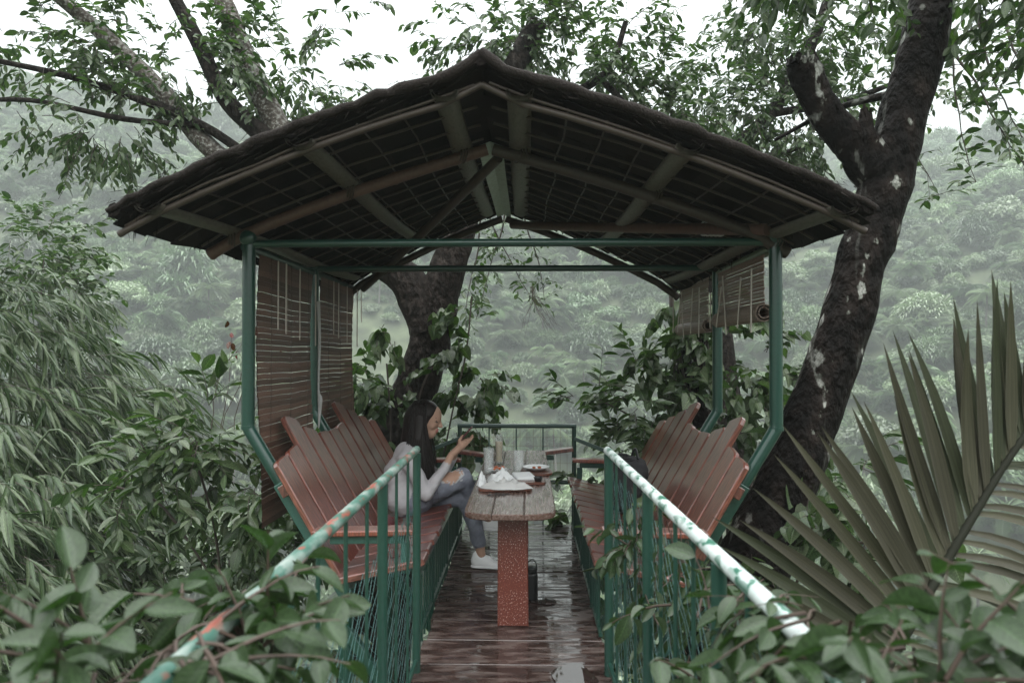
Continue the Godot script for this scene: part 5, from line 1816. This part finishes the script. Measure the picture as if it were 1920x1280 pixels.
	limb(b, [Vector3(2.6, -9.3, -8.1) - o, Vector3(2.5, -2, -8.0) - o, Vector3(2.2, 1.5, -8.0) - o, Vector3(2.1, 3.3, -8.0) - o, Vector3(2.75, 4.1, -8.0) - o, Vector3(3.2, 4.9, -7.9) - o, Vector3(3.5, 5.8, -7.9) - o], [0.28, 0.22, 0.12, 0.085, 0.075, 0.065, 0.05], 7, 12, 0.12, 147)
	part(t, "trunk", b.mesh(), M.bark)
	b = MB.new()
	limb(b, [Vector3(2.75, 4.1, -8.0) - o, Vector3(3.5, 4.15, -7.7) - o, Vector3(4.2, 4.4, -7.6) - o], [0.05, 0.035, 0.02], 6, 8)
	limb(b, [Vector3(2.3, 3.5, -8.0) - o, Vector3(2.7, 3.55, -7.8) - o, Vector3(3.3, 3.75, -7.6) - o], [0.04, 0.03, 0.02], 6, 8)
	part(t, "branch", b.mesh(), M.bark)
	b = MB.new()
	xs = []
	fill_crown(b, xs, [[Vector3(2.5, 4.4, -7.8), Vector3(0.8, 0.8, 0.7), 210], [Vector3(3.1, 5.05, -7.7), Vector3(0.95, 0.5, 0.7), 180], [Vector3(2.1, 3.85, -7.8), Vector3(0.7, 0.45, 0.6), 130], [Vector3(3.0, 3.85, -7.6), Vector3(0.75, 0.45, 0.6), 120], [Vector3(3.85, 4.3, -7.6), Vector3(0.6, 0.55, 0.6), 60]], 9, 0.32, 0.098, 0.4, 4, 0.6)
	part(t, "twigs", b.mesh(), M.twig, Transform3D(Basis.IDENTITY, -o)).set_meta("kind", "stuff")
	spread_leaves(t, "leaf", "ellipse", xs, GREENS)
	# thin hanging branches right of the leaning trunk
	t = thing("hanging_branch", "thin leafy branches hanging in front of the right hillside", "branch", Vector3(3.2, 3.6, -5.6))
	o = t.position
	b = MB.new()
	xs = []
	for q: Array in [[Vector3(3.0, 4.3, -5.6), Vector3(-0.12, -1, 0.05), 1.9], [Vector3(3.3, 4.2, -5.6), Vector3(-0.05, -1, 0.0), 1.5], [Vector3(3.6, 4.2, -5.7), Vector3(0.10, -1, 0.1), 1.6], [Vector3(3.9, 4.3, -5.8), Vector3(0.05, -1, 0.0), 1.2], [Vector3(3.15, 4.0, -5.5), Vector3(0.45, -0.9, 0.0), 1.6]]:
		var pts := PackedVector3Array()
		var p: Vector3 = q[0]
		var d: Vector3 = q[1].normalized()
		for s in 12:
			pts.append(p)
			p += d * q[2] / 11.0
			d = (d + rdir() * 0.16).normalized()
		b.tube(pts, PackedFloat32Array([0.016, 0.015, 0.013, 0.011, 0.009, 0.007, 0.006, 0.005, 0.004, 0.004, 0.003, 0.002]), 5)
		for s in range(2, 12):
			for e in 2:
				twig(b, xs, pts[s], rdir() + Vector3(rnd(-0.5, 0.9), -0.2, 0), 0.26, 5, 0.095, 0.3, 0.9, 0.003)
	part(t, "stems", b.mesh(), M.twig, Transform3D(Basis.IDENTITY, -o)).set_meta("kind", "stuff")
	spread_leaves(t, "leaf", "ellipse", xs, GREENS)
	# light twigs seen through the middle of the pavilion
	t = thing("hanging_branch", "light leafy twigs hanging beyond the pavilion left of centre", "branch", Vector3(-0.3, 2.6, -7.6))
	o = t.position
	b = MB.new()
	xs = []
	for q: Array in [[Vector3(-0.45, 3.0, -7.6), Vector3(0.25, -1, 0), 1.2], [Vector3(-0.25, 2.9, -7.6), Vector3(-0.15, -1, 0), 1.2], [Vector3(-0.05, 2.9, -7.5), Vector3(0.2, -0.9, 0), 1.0], [Vector3(-0.5, 2.8, -7.4), Vector3(-0.1, -1, 0), 1.2]]:
		var pts := PackedVector3Array()
		var p: Vector3 = q[0]
		var d: Vector3 = q[1].normalized()
		for s in 9:
			pts.append(p)
			p += d * q[2] / 8.0
			d = (d + rdir() * 0.18).normalized()
		b.tube(pts, PackedFloat32Array([0.010, 0.009, 0.008, 0.007, 0.006, 0.005, 0.004, 0.003, 0.002]), 4)
		for s in range(1, 9):
			for e in 2:
				twig(b, xs, pts[s], rdir() + Vector3(0, -0.3, 0), 0.24, 5, 0.10, 0.3, 0.9, 0.0025)
	part(t, "stems", b.mesh(), M.twig, Transform3D(Basis.IDENTITY, -o)).set_meta("kind", "stuff")
	spread_leaves(t, "leaf", "ellipse", xs, GREENS)
	# bare reddish twig spray under it
	b = MB.new()
	for k in 12:
		var pts := PackedVector3Array()
		var p := Vector3(rnd(-0.03, 0.03), 0, 0)
		var d := Vector3(rnd(-0.25, 0.45), -1, rnd(-0.2, 0.2)).normalized()
		for s in 7:
			pts.append(p)
			p += d * rnd(0.06, 0.13)
			d = (d + rdir() * 0.3).normalized()
		b.tube(pts, PackedFloat32Array([0.003, 0.0028, 0.0025, 0.0022, 0.002, 0.0015, 0.001]), 3, false)
	solo("dry_twig", "bare reddish twig hanging beyond the pavilion centre", "twig", b.mesh(), M.vine_stem, Transform3D(Basis.IDENTITY, Vector3(0.05, 2.1, -7.5)))

func vine(label: String, called: String, at: Vector3, stems: Array, blobs: Array, shape: String, size: float, tints: Array, per := 6, tl := 0.30, droop := 0.7, rough := 0.19, stem_r := 0.008) -> void:
	var t := thing(called, label, "vine" if called == "vine" else "shrub", at)
	var b := MB.new()
	var xs := []
	for s: Array in stems:
		b.tube(smooth_path(s, 5), PackedFloat32Array([stem_r]), 6)
	fill_crown(b, xs, blobs, per, tl, size, droop, 3, 0.55)
	part(t, "stems", b.mesh(), M.twig, Transform3D(Basis.IDENTITY, -at)).set_meta("kind", "stuff")
	spread_leaves(t, "leaf", shape, xs, tints, rough)

func build_vines() -> void:
	rng.seed = 1012
	var V := Vector3.ZERO
	vine("heart-leaved vine climbing the forked trunk on its left side", "vine", Vector3(-1.5, 0.2, -6.2), [[Vector3(-1.3, -1.0, -6.2), Vector3(-1.2, 0.5, -6.15), Vector3(-1.25, 1.3, -6.2)], [Vector3(-1.0, 0.6, -6.2), Vector3(-0.95, 1.05, -6.22), Vector3(-0.8, 1.35, -6.2)]], [[Vector3(-1.42, 1.12, -6.2), Vector3(0.30, 0.34, 0.25), 26], [Vector3(-1.35, 0.65, -6.25), Vector3(0.35, 0.35, 0.25), 34], [Vector3(-1.2, 1.6, -6.25), Vector3(0.14, 0.18, 0.15), 6], [Vector3(-1.5, 0.15, -6.3), Vector3(0.5, 0.4, 0.3), 30]], "heart", 0.112, GREENS, 6, 0.26, 0.8)
	vine("heart-leaved vine hanging right of the forked trunk", "vine", Vector3(-0.55, 0.2, -6.2), [[Vector3(-0.8, 0.2, -6.2), Vector3(-0.66, 0.9, -6.2), Vector3(-0.55, 1.4, -6.25), Vector3(-0.5, 1.9, -6.25)]], [[Vector3(-0.50, 1.22, -6.2), Vector3(0.24, 0.30, 0.22), 24], [Vector3(-0.60, 0.80, -6.25), Vector3(0.26, 0.25, 0.22), 22], [Vector3(-0.52, 1.72, -6.25), Vector3(0.16, 0.30, 0.15), 12], [Vector3(-0.72, 0.5, -6.3), Vector3(0.25, 0.2, 0.2), 14]], "heart", 0.112, GREENS, 6, 0.24, 0.8)
	# vine-clad trunk behind the right bench
	var t := thing("vine_clad_tree", "slim dark trunk wrapped in vines behind the right bench", "tree", Vector3(1.5, -6.5, -6.3))
	var o := t.position
	var b := MB.new()
	limb(b, [Vector3(1.7, -6.9, -6.4) - o, Vector3(1.56, -0.5, -6.3) - o, Vector3(1.50, 0.8, -6.3) - o, Vector3(1.45, 1.4, -6.3) - o, Vector3(1.40, 2.0, -6.3) - o, Vector3(1.5, 2.9, -6.35) - o], [0.2, 0.17, 0.155, 0.13, 0.12, 0.1], 7, 16, 0.25, 151, 5.0)
	part(t, "trunk", b.mesh(), M.bark_dark)
	b = MB.new()
	for k in 14:
		var pts := []
		var a := rnd(0, TAU)
		for s in 8:
			var y := lerpf(-0.4, 2.1, s / 7.0)
			a += rnd(-0.4, 0.4)
			var cx := lerpf(1.55, 1.40, s / 7.0)
			pts.append(Vector3(cx + cos(a) * 0.155, y, -6.3 + sin(a) * 0.155) - o)
		b.tube(smooth_path(pts, 4), PackedFloat32Array([rnd(0.006, 0.014)]), 5)
	part(t, "creepers", b.mesh(), M.twig).set_meta("kind", "stuff")
	b = MB.new()
	var xs := []
	fill_crown(b, xs, [[Vector3(1.22, 1.82, -6.15), Vector3(0.30, 0.22, 0.2), 20], [Vector3(1.18, 1.35, -6.15), Vector3(0.32, 0.26, 0.22), 26], [Vector3(1.62, 1.5, -6.1), Vector3(0.30, 0.5, 0.25), 26], [Vector3(1.55, 0.95, -6.1), Vector3(0.4, 0.35, 0.25), 30], [Vector3(1.95, 1.1, -6.0), Vector3(0.35, 0.6, 0.3), 38], [Vector3(1.85, 0.5, -6.0), Vector3(0.4, 0.3, 0.3), 22]], 6, 0.26, 0.112, 0.8, 3, 0.6)
	part(t, "twigs", b.mesh(), M.twig, Transform3D(Basis.IDENTITY, -o)).set_meta("kind", "stuff")
	spread_leaves(t, "leaf", "heart", xs, GREENS)
	vine("branches of oval leaves reaching left behind the right bench", "shrub", Vector3(1.1, -1.5, -6.0), [[Vector3(1.3, -1.5, -6.0), Vector3(1.25, 0.0, -6.0), Vector3(1.05, 0.7, -6.0), Vector3(0.6, 1.0, -5.95)], [Vector3(1.25, 0.0, -6.0), Vector3(0.95, 0.4, -6.0), Vector3(0.75, 0.5, -5.95)]], [[Vector3(0.98, 1.0, -6.0), Vector3(0.36, 0.25, 0.2), 34], [Vector3(0.60, 1.02, -5.95), Vector3(0.22, 0.10, 0.12), 7], [Vector3(1.1, 0.6, -6.0), Vector3(0.30, 0.28, 0.2), 28], [Vector3(0.82, 0.55, -5.95), Vector3(0.18, 0.2, 0.15), 11]], "ellipse", 0.135, GREENS, 7, 0.30, 0.2)
	vine("leafy plant poking up beside the far end of the right bench", "shrub", Vector3(0.45, -0.8, -5.6), [[Vector3(0.5, -0.8, -5.7), Vector3(0.43, -0.1, -5.6), Vector3(0.38, 0.25, -5.5)]], [[Vector3(0.36, 0.15, -5.55), Vector3(0.13, 0.25, 0.15), 12], [Vector3(0.45, -0.35, -5.6), Vector3(0.3, 0.3, 0.3), 22]], "oval", 0.13, GREENS, 5, 0.2, 0.5)
	vine("dark creeper on the leaning trunk above the palm frond", "vine", Vector3(1.6, 0.0, -3.7), [[Vector3(1.2, -0.6, -3.8), Vector3(1.5, 0.3, -3.8), Vector3(1.95, 0.42, -3.6)]], [[Vector3(1.72, 0.48, -3.7), Vector3(0.30, 0.16, 0.15), 22], [Vector3(1.5, 0.05, -3.75), Vector3(0.35, 0.3, 0.2), 26], [Vector3(1.6, 0.75, -4.0), Vector3(0.25, 0.2, 0.15), 10]], "heart", 0.11, GREENS, 5, 0.22, 0.8)
	vine("leafy shrub behind the palm frond and the leaning trunk", "shrub", Vector3(2.4, -1.6, -5.4), [[Vector3(2.4, -1.8, -5.4), Vector3(2.4, 0.0, -5.4), Vector3(2.35, 0.6, -5.4)]], [[Vector3(2.35, 0.55, -5.4), Vector3(0.45, 0.35, 0.35), 40], [Vector3(2.2, -0.2, -5.4), Vector3(0.6, 0.5, 0.4), 45]], "ellipse", 0.15, GREENS, 6, 0.3, 0.4)

# ------------------------------------------------------------------ shrubs and bamboo on the left
func build_left_thicket() -> void:
	rng.seed = 1013
	var pale := GREENS
	for q: Array in [["drooping pale bamboo thicket filling the left edge", Vector3(-4.6, -4.5, -6.2), [[Vector3(-4.75, 1.45, -6.6), Vector3(0.65, 0.75, 0.9), 120], [Vector3(-3.95, 0.85, -6.2), Vector3(0.75, 0.60, 0.9), 130], [Vector3(-4.5, 0.25, -5.8), Vector3(0.9, 0.7, 0.8), 150]]], ["dark lower bamboo clump at the bottom left corner", Vector3(-3.6, -4.0, -5.0), [[Vector3(-3.55, 0.05, -5.2), Vector3(0.65, 0.55, 0.7), 130], [Vector3(-3.3, -0.65, -4.9), Vector3(0.75, 0.6, 0.7), 130], [Vector3(-2.9, -1.2, -4.3), Vector3(0.7, 0.5, 0.6), 80]]]]:
		var t := thing("bamboo_clump", q[0], "bamboo", q[1])
		var o := t.position
		var cu := MB.new()
		for k in 16:
			var bx := o + Vector3(rnd(-0.6, 0.6), 0, rnd(-0.6, 0.6))
			var e: Array = q[2][k % 3]
			var top: Vector3 = e[0] + rdir() * e[1] * 0.8
			cu.tube(smooth_path([bx - o, bx.lerp(top, 0.5) + Vector3(-0.35, 0.5, 0) - o, top - o, top + Vector3(0.5, -0.25, 0.1) - o], 7), smooth_radii([0.022, 0.017, 0.009, 0.003], 7), 6, false)
		part(t, "culms", cu.mesh(), M.bamboo_green).set_meta("kind", "stuff")
		var b := MB.new()
		var xs := []
		for e: Array in q[2]:
			for k in e[2]:
				var p: Vector3 = e[0] + rdir() * pow(rnd(0.0, 1.0), 0.4) * e[1]
				var dir := Vector3(rnd(0.3, 1.1), rnd(-0.35, 0.25), rnd(-0.5, 0.6)).normalized()
				var pts := PackedVector3Array()
				var c := p
				var ln := rnd(0.3, 0.55)
				for s in 5:
					pts.append(c)
					c += dir * ln / 4.0
					dir = (dir + DOWN * 0.13).normalized()
				b.tube(pts, PackedFloat32Array([0.003, 0.0026, 0.002, 0.0016, 0.001]), 3, false)
				for m in 10:
					var f := rnd(0.2, 4.0)
					var a := mini(int(f), 3)
					var at := pts[a].lerp(pts[a + 1], f - a)
					var along := (pts[a + 1] - pts[a]).normalized()
					var ld := (along * 0.9 + DOWN * rnd(0.1, 1.0) + Vector3(rnd(-0.25, 0.45), 0, rnd(-0.5, 0.5))).normalized()
					xs.append(leaf_xf(at, ld, Vector3.UP + rdir() * 0.6, rnd(0.19, 0.37)))
		part(t, "twigs", b.mesh(), M.twig, Transform3D(Basis.IDENTITY, -o)).set_meta("kind", "stuff")
		spread_leaves(t, "leaf", "lance", xs, pale, 0.25)
	vine("light small-leaved bush above the bamboo at the left edge", "shrub", Vector3(-6.3, -6.5, -9.0), [[Vector3(-6.3, -6.5, -9.0), Vector3(-6.4, 0.0, -9.0), Vector3(-6.3, 2.6, -9.0)]], [[Vector3(-6.45, 2.75, -9.0), Vector3(0.55, 0.55, 0.6), 90], [Vector3(-6.1, 2.1, -8.8), Vector3(0.8, 0.5, 0.6), 110]], "ellipse", 0.13, pale, 8, 0.35, 0.3)
	vine("dark broad-leaved branch left of the near left post", "shrub", Vector3(-2.3, -3.6, -4.6), [[Vector3(-2.0, -3.6, -4.6), Vector3(-2.0, -0.5, -4.6), Vector3(-2.1, 0.5, -4.55), Vector3(-2.3, 0.9, -4.5)], [Vector3(-2.0, -0.2, -4.6), Vector3(-2.35, 0.4, -4.5), Vector3(-2.6, 0.55, -4.4)]], [[Vector3(-2.08, 0.92, -4.5), Vector3(0.24, 0.22, 0.2), 32], [Vector3(-2.35, 0.60, -4.45), Vector3(0.38, 0.20, 0.25), 46], [Vector3(-1.85, 0.55, -4.6), Vector3(0.28, 0.3, 0.2), 34]], "ellipse", 0.13, GREENS, 7, 0.26, 0.35)
	vine("pale small-leaved shrub below the left blinds", "shrub", Vector3(-2.4, -4.2, -5.4), [[Vector3(-2.4, -4.2, -5.4), Vector3(-2.4, -1.5, -5.4), Vector3(-2.3, -0.2, -5.4)]], [[Vector3(-2.25, -0.05, -5.5), Vector3(0.75, 0.30, 0.5), 130], [Vector3(-2.5, -0.5, -5.2), Vector3(0.85, 0.35, 0.5), 130], [Vector3(-1.9, -0.85, -4.8), Vector3(0.7, 0.4, 0.5), 110], [Vector3(-1.55, 0.1, -5.6), Vector3(0.4, 0.4, 0.4), 60]], "oval", 0.085, pale, 8, 0.24, 0.4, 0.30)
	vine("dark undergrowth below the left side of the deck", "shrub", Vector3(-1.2, -3.6, -3.6), [[Vector3(-1.2, -3.6, -3.6), Vector3(-1.2, -1.2, -3.6), Vector3(-1.15, -0.4, -3.6)]], [[Vector3(-1.3, -0.55, -3.6), Vector3(0.6, 0.35, 0.5), 60], [Vector3(-0.9, -0.75, -2.9), Vector3(0.35, 0.35, 0.5), 40], [Vector3(-1.7, -0.9, -3.2), Vector3(0.6, 0.4, 0.5), 60]], "heart", 0.12, GREENS, 6, 0.25, 0.6)
	vine("dark undergrowth below the right side of the deck", "shrub", Vector3(1.0, -3.6, -3.4), [[Vector3(1.0, -3.6, -3.4), Vector3(1.0, -1.2, -3.4), Vector3(0.95, -0.4, -3.4)]], [[Vector3(0.95, -0.35, -3.4), Vector3(0.5, 0.4, 0.5), 50], [Vector3(0.8, -0.5, -2.6), Vector3(0.35, 0.45, 0.5), 50], [Vector3(0.75, 0.1, -3.9), Vector3(0.25, 0.25, 0.3), 20]], "oval", 0.12, GREENS, 6, 0.25, 0.6)
	# bare twigs with a few red leaves
	var t := thing("red_leaf_twigs", "thin bare twigs with a few red leaves left of the pavilion", "twig", Vector3(-2.75, 0.9, -5.9))
	var o := t.position
	var b := MB.new()
	var xs := []
	for k in 7:
		var p := Vector3(rnd(-2.75, -2.3), 0.75, -5.9)
		var d := Vector3(rnd(-0.3, 0.3), 1, 0).normalized()
		var pts := PackedVector3Array()
		for s in 8:
			pts.append(p - o)
			p += d * rnd(0.08, 0.15)
			d = (d + rdir() * 0.28).normalized()
			if s > 4 and rng.randf() < 0.35:
				xs.append(leaf_xf(p, DOWN + rdir() * 0.6, rdir(), 0.075))
		b.tube(pts, PackedFloat32Array([0.004, 0.0036, 0.003, 0.003, 0.0026, 0.002, 0.0016, 0.001]), 4, false)
	part(t, "stems", b.mesh(), M.vine_stem).set_meta("kind", "stuff")
	spread_leaves(t, "leaf", "oval", xs, [Color(0.20, 0.035, 0.03), Color(0.15, 0.05, 0.03)])

# ------------------------------------------------------------------ foreground
func build_frond() -> void:
	rng.seed = 1014
	var t := thing("palm_frond", "large palm frond with long split leaflets at the right edge", "frond", Vector3(1.05, 0.35, -2.25))
	var o := t.position
	var rach := smooth_path([Vector3(0.95, 0.30, -2.10), Vector3(1.145, 0.58, -2.15), Vector3(1.35, 0.87, -2.2), Vector3(1.57, 1.15, -2.25), Vector3(1.90, 1.46, -2.3), Vector3(2.4, 1.75, -2.38)], 8)
	var b := MB.new()
	var loc := PackedVector3Array()
	for p in rach:
		loc.append(p - o)
	var rad := PackedFloat32Array()
	for k in rach.size():
		rad.append(lerpf(0.017, 0.006, float(k) / rach.size()))
	b.tube(loc, rad, 9)
	part(t, "rachis", b.mesh(), mat(Color(0.020, 0.021, 0.015), 0.6, {"spec": 0.2}))
	var tone := [mat(Color(0.115, 0.115, 0.088), 0.55, {"vc": true, "spec": 0.3, "tex": fibre_tex, "back": Color(0.4, 0.45, 0.25)}), mat(Color(0.092, 0.090, 0.072), 0.55, {"vc": true, "spec": 0.3, "tex": fibre_tex, "back": Color(0.4, 0.45, 0.25)}), mat(Color(0.070, 0.082, 0.056), 0.55, {"vc": true, "spec": 0.3, "tex": fibre_tex, "back": Color(0.4, 0.45, 0.25)})]
	var n := 54
	for k in n:
		var f := lerpf(0.0, 0.86, float(k) / (n - 1)) + rnd(-0.006, 0.006)
		var q := f * (rach.size() - 1)
		var a := mini(int(q), rach.size() - 2)
		var p := rach[a].lerp(rach[a + 1], q - a)
		var along := (rach[a + 1] - rach[a]).normalized()
		for s: float in [1.0, -1.0]:
			var ang: float
			var ln: float
			var d: Vector3
			var bend: Vector3
			if s > 0:
				# upper side: a fan from up-left at the base to upright towards the tip
				var deg := 92.0
				if f < 0.28:
					deg = lerpf(160.0, 114.0, clampf((f - 0.06) / 0.22, 0.0, 1.0))
				elif f < 0.42:
					deg = lerpf(114.0, 99.0, (f - 0.28) / 0.14)
				else:
					deg = lerpf(99.0, 90.0, minf((f - 0.42) / 0.25, 1.0))
				ang = deg_to_rad(deg + rnd(-3, 3))
				ln = (0.50 + 0.18 * sin(PI * clampf(f / 0.62, 0.0, 1.0))) * rnd(0.9, 1.06)
				d = Vector3(cos(ang), sin(ang), rnd(-0.12, 0.16)).normalized()
				bend = Vector3(rnd(-0.12, 0.02), rnd(-0.06, 0.0), rnd(0.0, 0.14))
			else:
				ang = deg_to_rad(lerpf(-8.0, 14.0, float(k) / (n - 1)) + rnd(-6, 6))
				ln = rnd(0.55, 0.7)
				d = Vector3(cos(ang), sin(ang), 0.35 + rnd(-0.1, 0.1)).normalized()
				bend = Vector3(0.0, -0.65, 0.0)
				if k % 3 == 1:
					continue
			var w := rnd(0.022, 0.028) * (1.0 if s > 0 else 0.55)
			var wide := (along - d * along.dot(d)).normalized()
			var nrm := wide.cross(d)
			if nrm.z < 0.0:
				nrm = -nrm
			var rows := []
			for e in 10:
				var u := e / 9.0
				var c := p + d * ln * u + bend * ln * u * u - o
				var ww := w * (0.45 + 0.55 * minf(1.0, u * 5.0)) * (1.0 - pow(u, 2.8))
				rows.append(PackedVector3Array([c - wide * ww, c - wide * ww * 0.5 - nrm * ww * 0.25, c - nrm * ww * 0.45, c + wide * ww * 0.5 - nrm * ww * 0.25, c + wide * ww]))
			var lb := MB.new()
			lb.grid(rows)
			for e in lb.c.size():
				lb.c[e] = Color(1.25, 1.25, 1.2) if e % 5 == 2 else (Color(0.85, 0.85, 0.85) if e % 5 == 1 else Color.WHITE)
			part(t, "leaflet", lb.mesh(), tone[rng.randi() % 3])

func rail_vine(label: String, at: Vector3, line: Array, blobs: Array, hang: Array, size: float, tints: Array) -> void:
	var t := thing("vine", label, "vine", at)
	var st := MB.new()
	var xs := []
	var path := smooth_path(line, 8)
	for k in 3:
		var pts := PackedVector3Array()
		var ph := rnd(0, TAU)
		for j in path.size():
			var a := j * 0.7 + ph
			pts.append(path[j] + Vector3(cos(a), sin(a), 0) * 0.030 - at)
		st.tube(pts, PackedFloat32Array([0.0022]), 5)
	for j in range(0, path.size()):
		for e in 2:
			twig(st, xs, path[j] + rdir() * 0.03, Vector3(rnd(-1, 1), rnd(-0.9, 0.35), rnd(-0.4, 0.8)), rnd(0.08, 0.16), 3, size, 0.5, 0.9, 0.0018)
	fill_crown(st, xs, blobs, 5, 0.17, size, 0.5, 3, 0.6)
	for q: Array in hang:
		for k in q[2]:
			var p: Vector3 = q[0].lerp(q[1], rng.randf()) + Vector3(rnd(-0.03, 0.05), rnd(-0.02, 0.0), 0)
			twig(st, xs, p, Vector3(rnd(-0.3, 0.3), -1, rnd(-0.3, 0.4)), rnd(0.2, q[3]), 6, size * 0.9, 0.6, 0.8, 0.0018)
	part(t, "stems", st.mesh(), M.vine_stem).set_meta("kind", "stuff")
	var clear := []
	for x: Transform3D in xs:
		# keep clear of the lens
		if x.origin.distance_to(Vector3(0, 1.4, 0)) > 0.55:
			clear.append(x)
	spread_leaves(t, "leaf", "oval", clear, tints, 0.19)

func build_foreground() -> void:
	rng.seed = 1015
	var fresh := GREENS + [Color(0.19, 0.21, 0.085), Color(0.14, 0.20, 0.105)]
	rail_vine("leafy vine winding along the left handrail in the foreground", Vector3.ZERO, [Vector3(-0.49, 0.95, -1.25), Vector3(-0.50, 0.95, -1.1), Vector3(-0.52, 0.95, -0.92), Vector3(-0.56, 0.94, -0.75)], [[Vector3(-0.50, 0.985, -1.08), Vector3(0.09, 0.035, 0.13), 18], [Vector3(-0.53, 0.995, -0.93), Vector3(0.11, 0.035, 0.11), 20], [Vector3(-0.44, 0.88, -1.15), Vector3(0.09, 0.06, 0.2), 13], [Vector3(-0.62, 0.93, -0.88), Vector3(0.12, 0.04, 0.10), 11], [Vector3(-0.44, 0.91, -0.88), Vector3(0.10, 0.04, 0.08), 8]], [[Vector3(-0.50, 0.93, -1.5), Vector3(-0.52, 0.92, -1.2), 6, 0.3]], 0.072, fresh)
	rail_vine("dense leafy vine over the right handrail and its netting", Vector3.ZERO, [Vector3(0.43, 0.92, -1.4), Vector3(0.45, 0.95, -1.2), Vector3(0.48, 0.96, -1.0), Vector3(0.52, 0.95, -0.8)], [[Vector3(0.50, 0.99, -1.10), Vector3(0.09, 0.04, 0.12), 10], [Vector3(0.63, 0.95, -1.0), Vector3(0.14, 0.06, 0.14), 16], [Vector3(0.44, 0.955, -0.92), Vector3(0.09, 0.045, 0.10), 19], [Vector3(0.385, 0.74, -1.5), Vector3(0.06, 0.12, 0.3), 18], [Vector3(0.38, 0.56, -2.0), Vector3(0.05, 0.2, 0.4), 20], [Vector3(0.36, 0.90, -0.85), Vector3(0.10, 0.035, 0.08), 7], [Vector3(0.75, 0.94, -0.95), Vector3(0.12, 0.07, 0.12), 10], [Vector3(0.375, 0.70, -2.6), Vector3(0.04, 0.14, 0.3), 10]], [[Vector3(0.385, 0.88, -2.9), Vector3(0.42, 0.88, -1.6), 18, 0.45], [Vector3(0.41, 0.6, -2.6), Vector3(0.43, 0.6, -1.5), 11, 0.4]], 0.068, fresh)

# ------------------------------------------------------------------ scene
func _ready() -> void:
	rng.seed = 20240611
	var cam := Camera3D.new()
	cam.position = Vector3(0, 1.4, 0)
	cam.rotation_degrees = Vector3(0.87, 1.30, 0)
	cam.fov = 51.7
	cam.near = 0.05
	cam.far = 2500.0
	var at := CameraAttributesPhysical.new()
	at.frustum_focal_length = 24.76
	at.frustum_focus_distance = 5.4
	at.exposure_aperture = 4.0
	at.frustum_near = 0.05
	at.frustum_far = 2500.0
	cam.attributes = at
	cam.current = true
	add_child(cam)
	var env := Environment.new()
	var sky := Sky.new()
	var sm := ProceduralSkyMaterial.new()
	sm.sky_top_color = Color(0.95, 0.985, 0.99).linear_to_srgb()
	sm.sky_horizon_color = Color(0.072, 0.081, 0.083).linear_to_srgb()
	sm.sky_curve = 2.0
	sm.sky_energy_multiplier = 2.2
	sm.ground_bottom_color = Color(0.06, 0.07, 0.06).linear_to_srgb()
	sm.ground_horizon_color = Color(0.40, 0.44, 0.45).linear_to_srgb()
	sm.ground_energy_multiplier = 1.0
	sky.sky_material = sm
	env.background_mode = Environment.BG_SKY
	env.sky = sky
	env.tonemap_mode = Environment.TONE_MAPPER_LINEAR
	env.tonemap_exposure = 1.72
	env.fog_enabled = true
	env.fog_density = 0.002
	env.fog_light_color = Color(0.935, 0.965, 0.95)
	env.sdfgi_enabled = true
	env.ssao_enabled = true
	env.ssil_enabled = true
	var we := WorldEnvironment.new()
	we.environment = env
	add_child(we)
	var sun := DirectionalLight3D.new()
	sun.name = "sun"
	sun.light_color = Color(1.0, 0.99, 0.97)
	sun.light_energy = 0.5
	sun.light_angular_distance = 70.0
	sun.sky_mode = DirectionalLight3D.SKY_MODE_LIGHT_ONLY
	sun.shadow_enabled = true
	sun.rotation_degrees = Vector3(-55, 12, 0)
	add_child(sun)
	make_materials()
	make_leaf_textures()
	make_leaves()
	build_ground()
	build_forest()
	print("forest ", Time.get_ticks_msec())
	build_deck()
	build_railings()
	build_pavilion()
	build_blinds()
	print("pavilion ", Time.get_ticks_msec())
	build_bench(-1.0, "red-brown slatted bench on the left with the person on it")
	build_bench(1.0, "red-brown slatted bench on the right holding a black backpack")
	build_table()
	build_bags()
	build_person()
	print("person ", Time.get_ticks_msec())
	build_trees()
	build_vines()
	build_left_thicket()
	build_frond()
	build_foreground()
	print("done ", Time.get_ticks_msec())
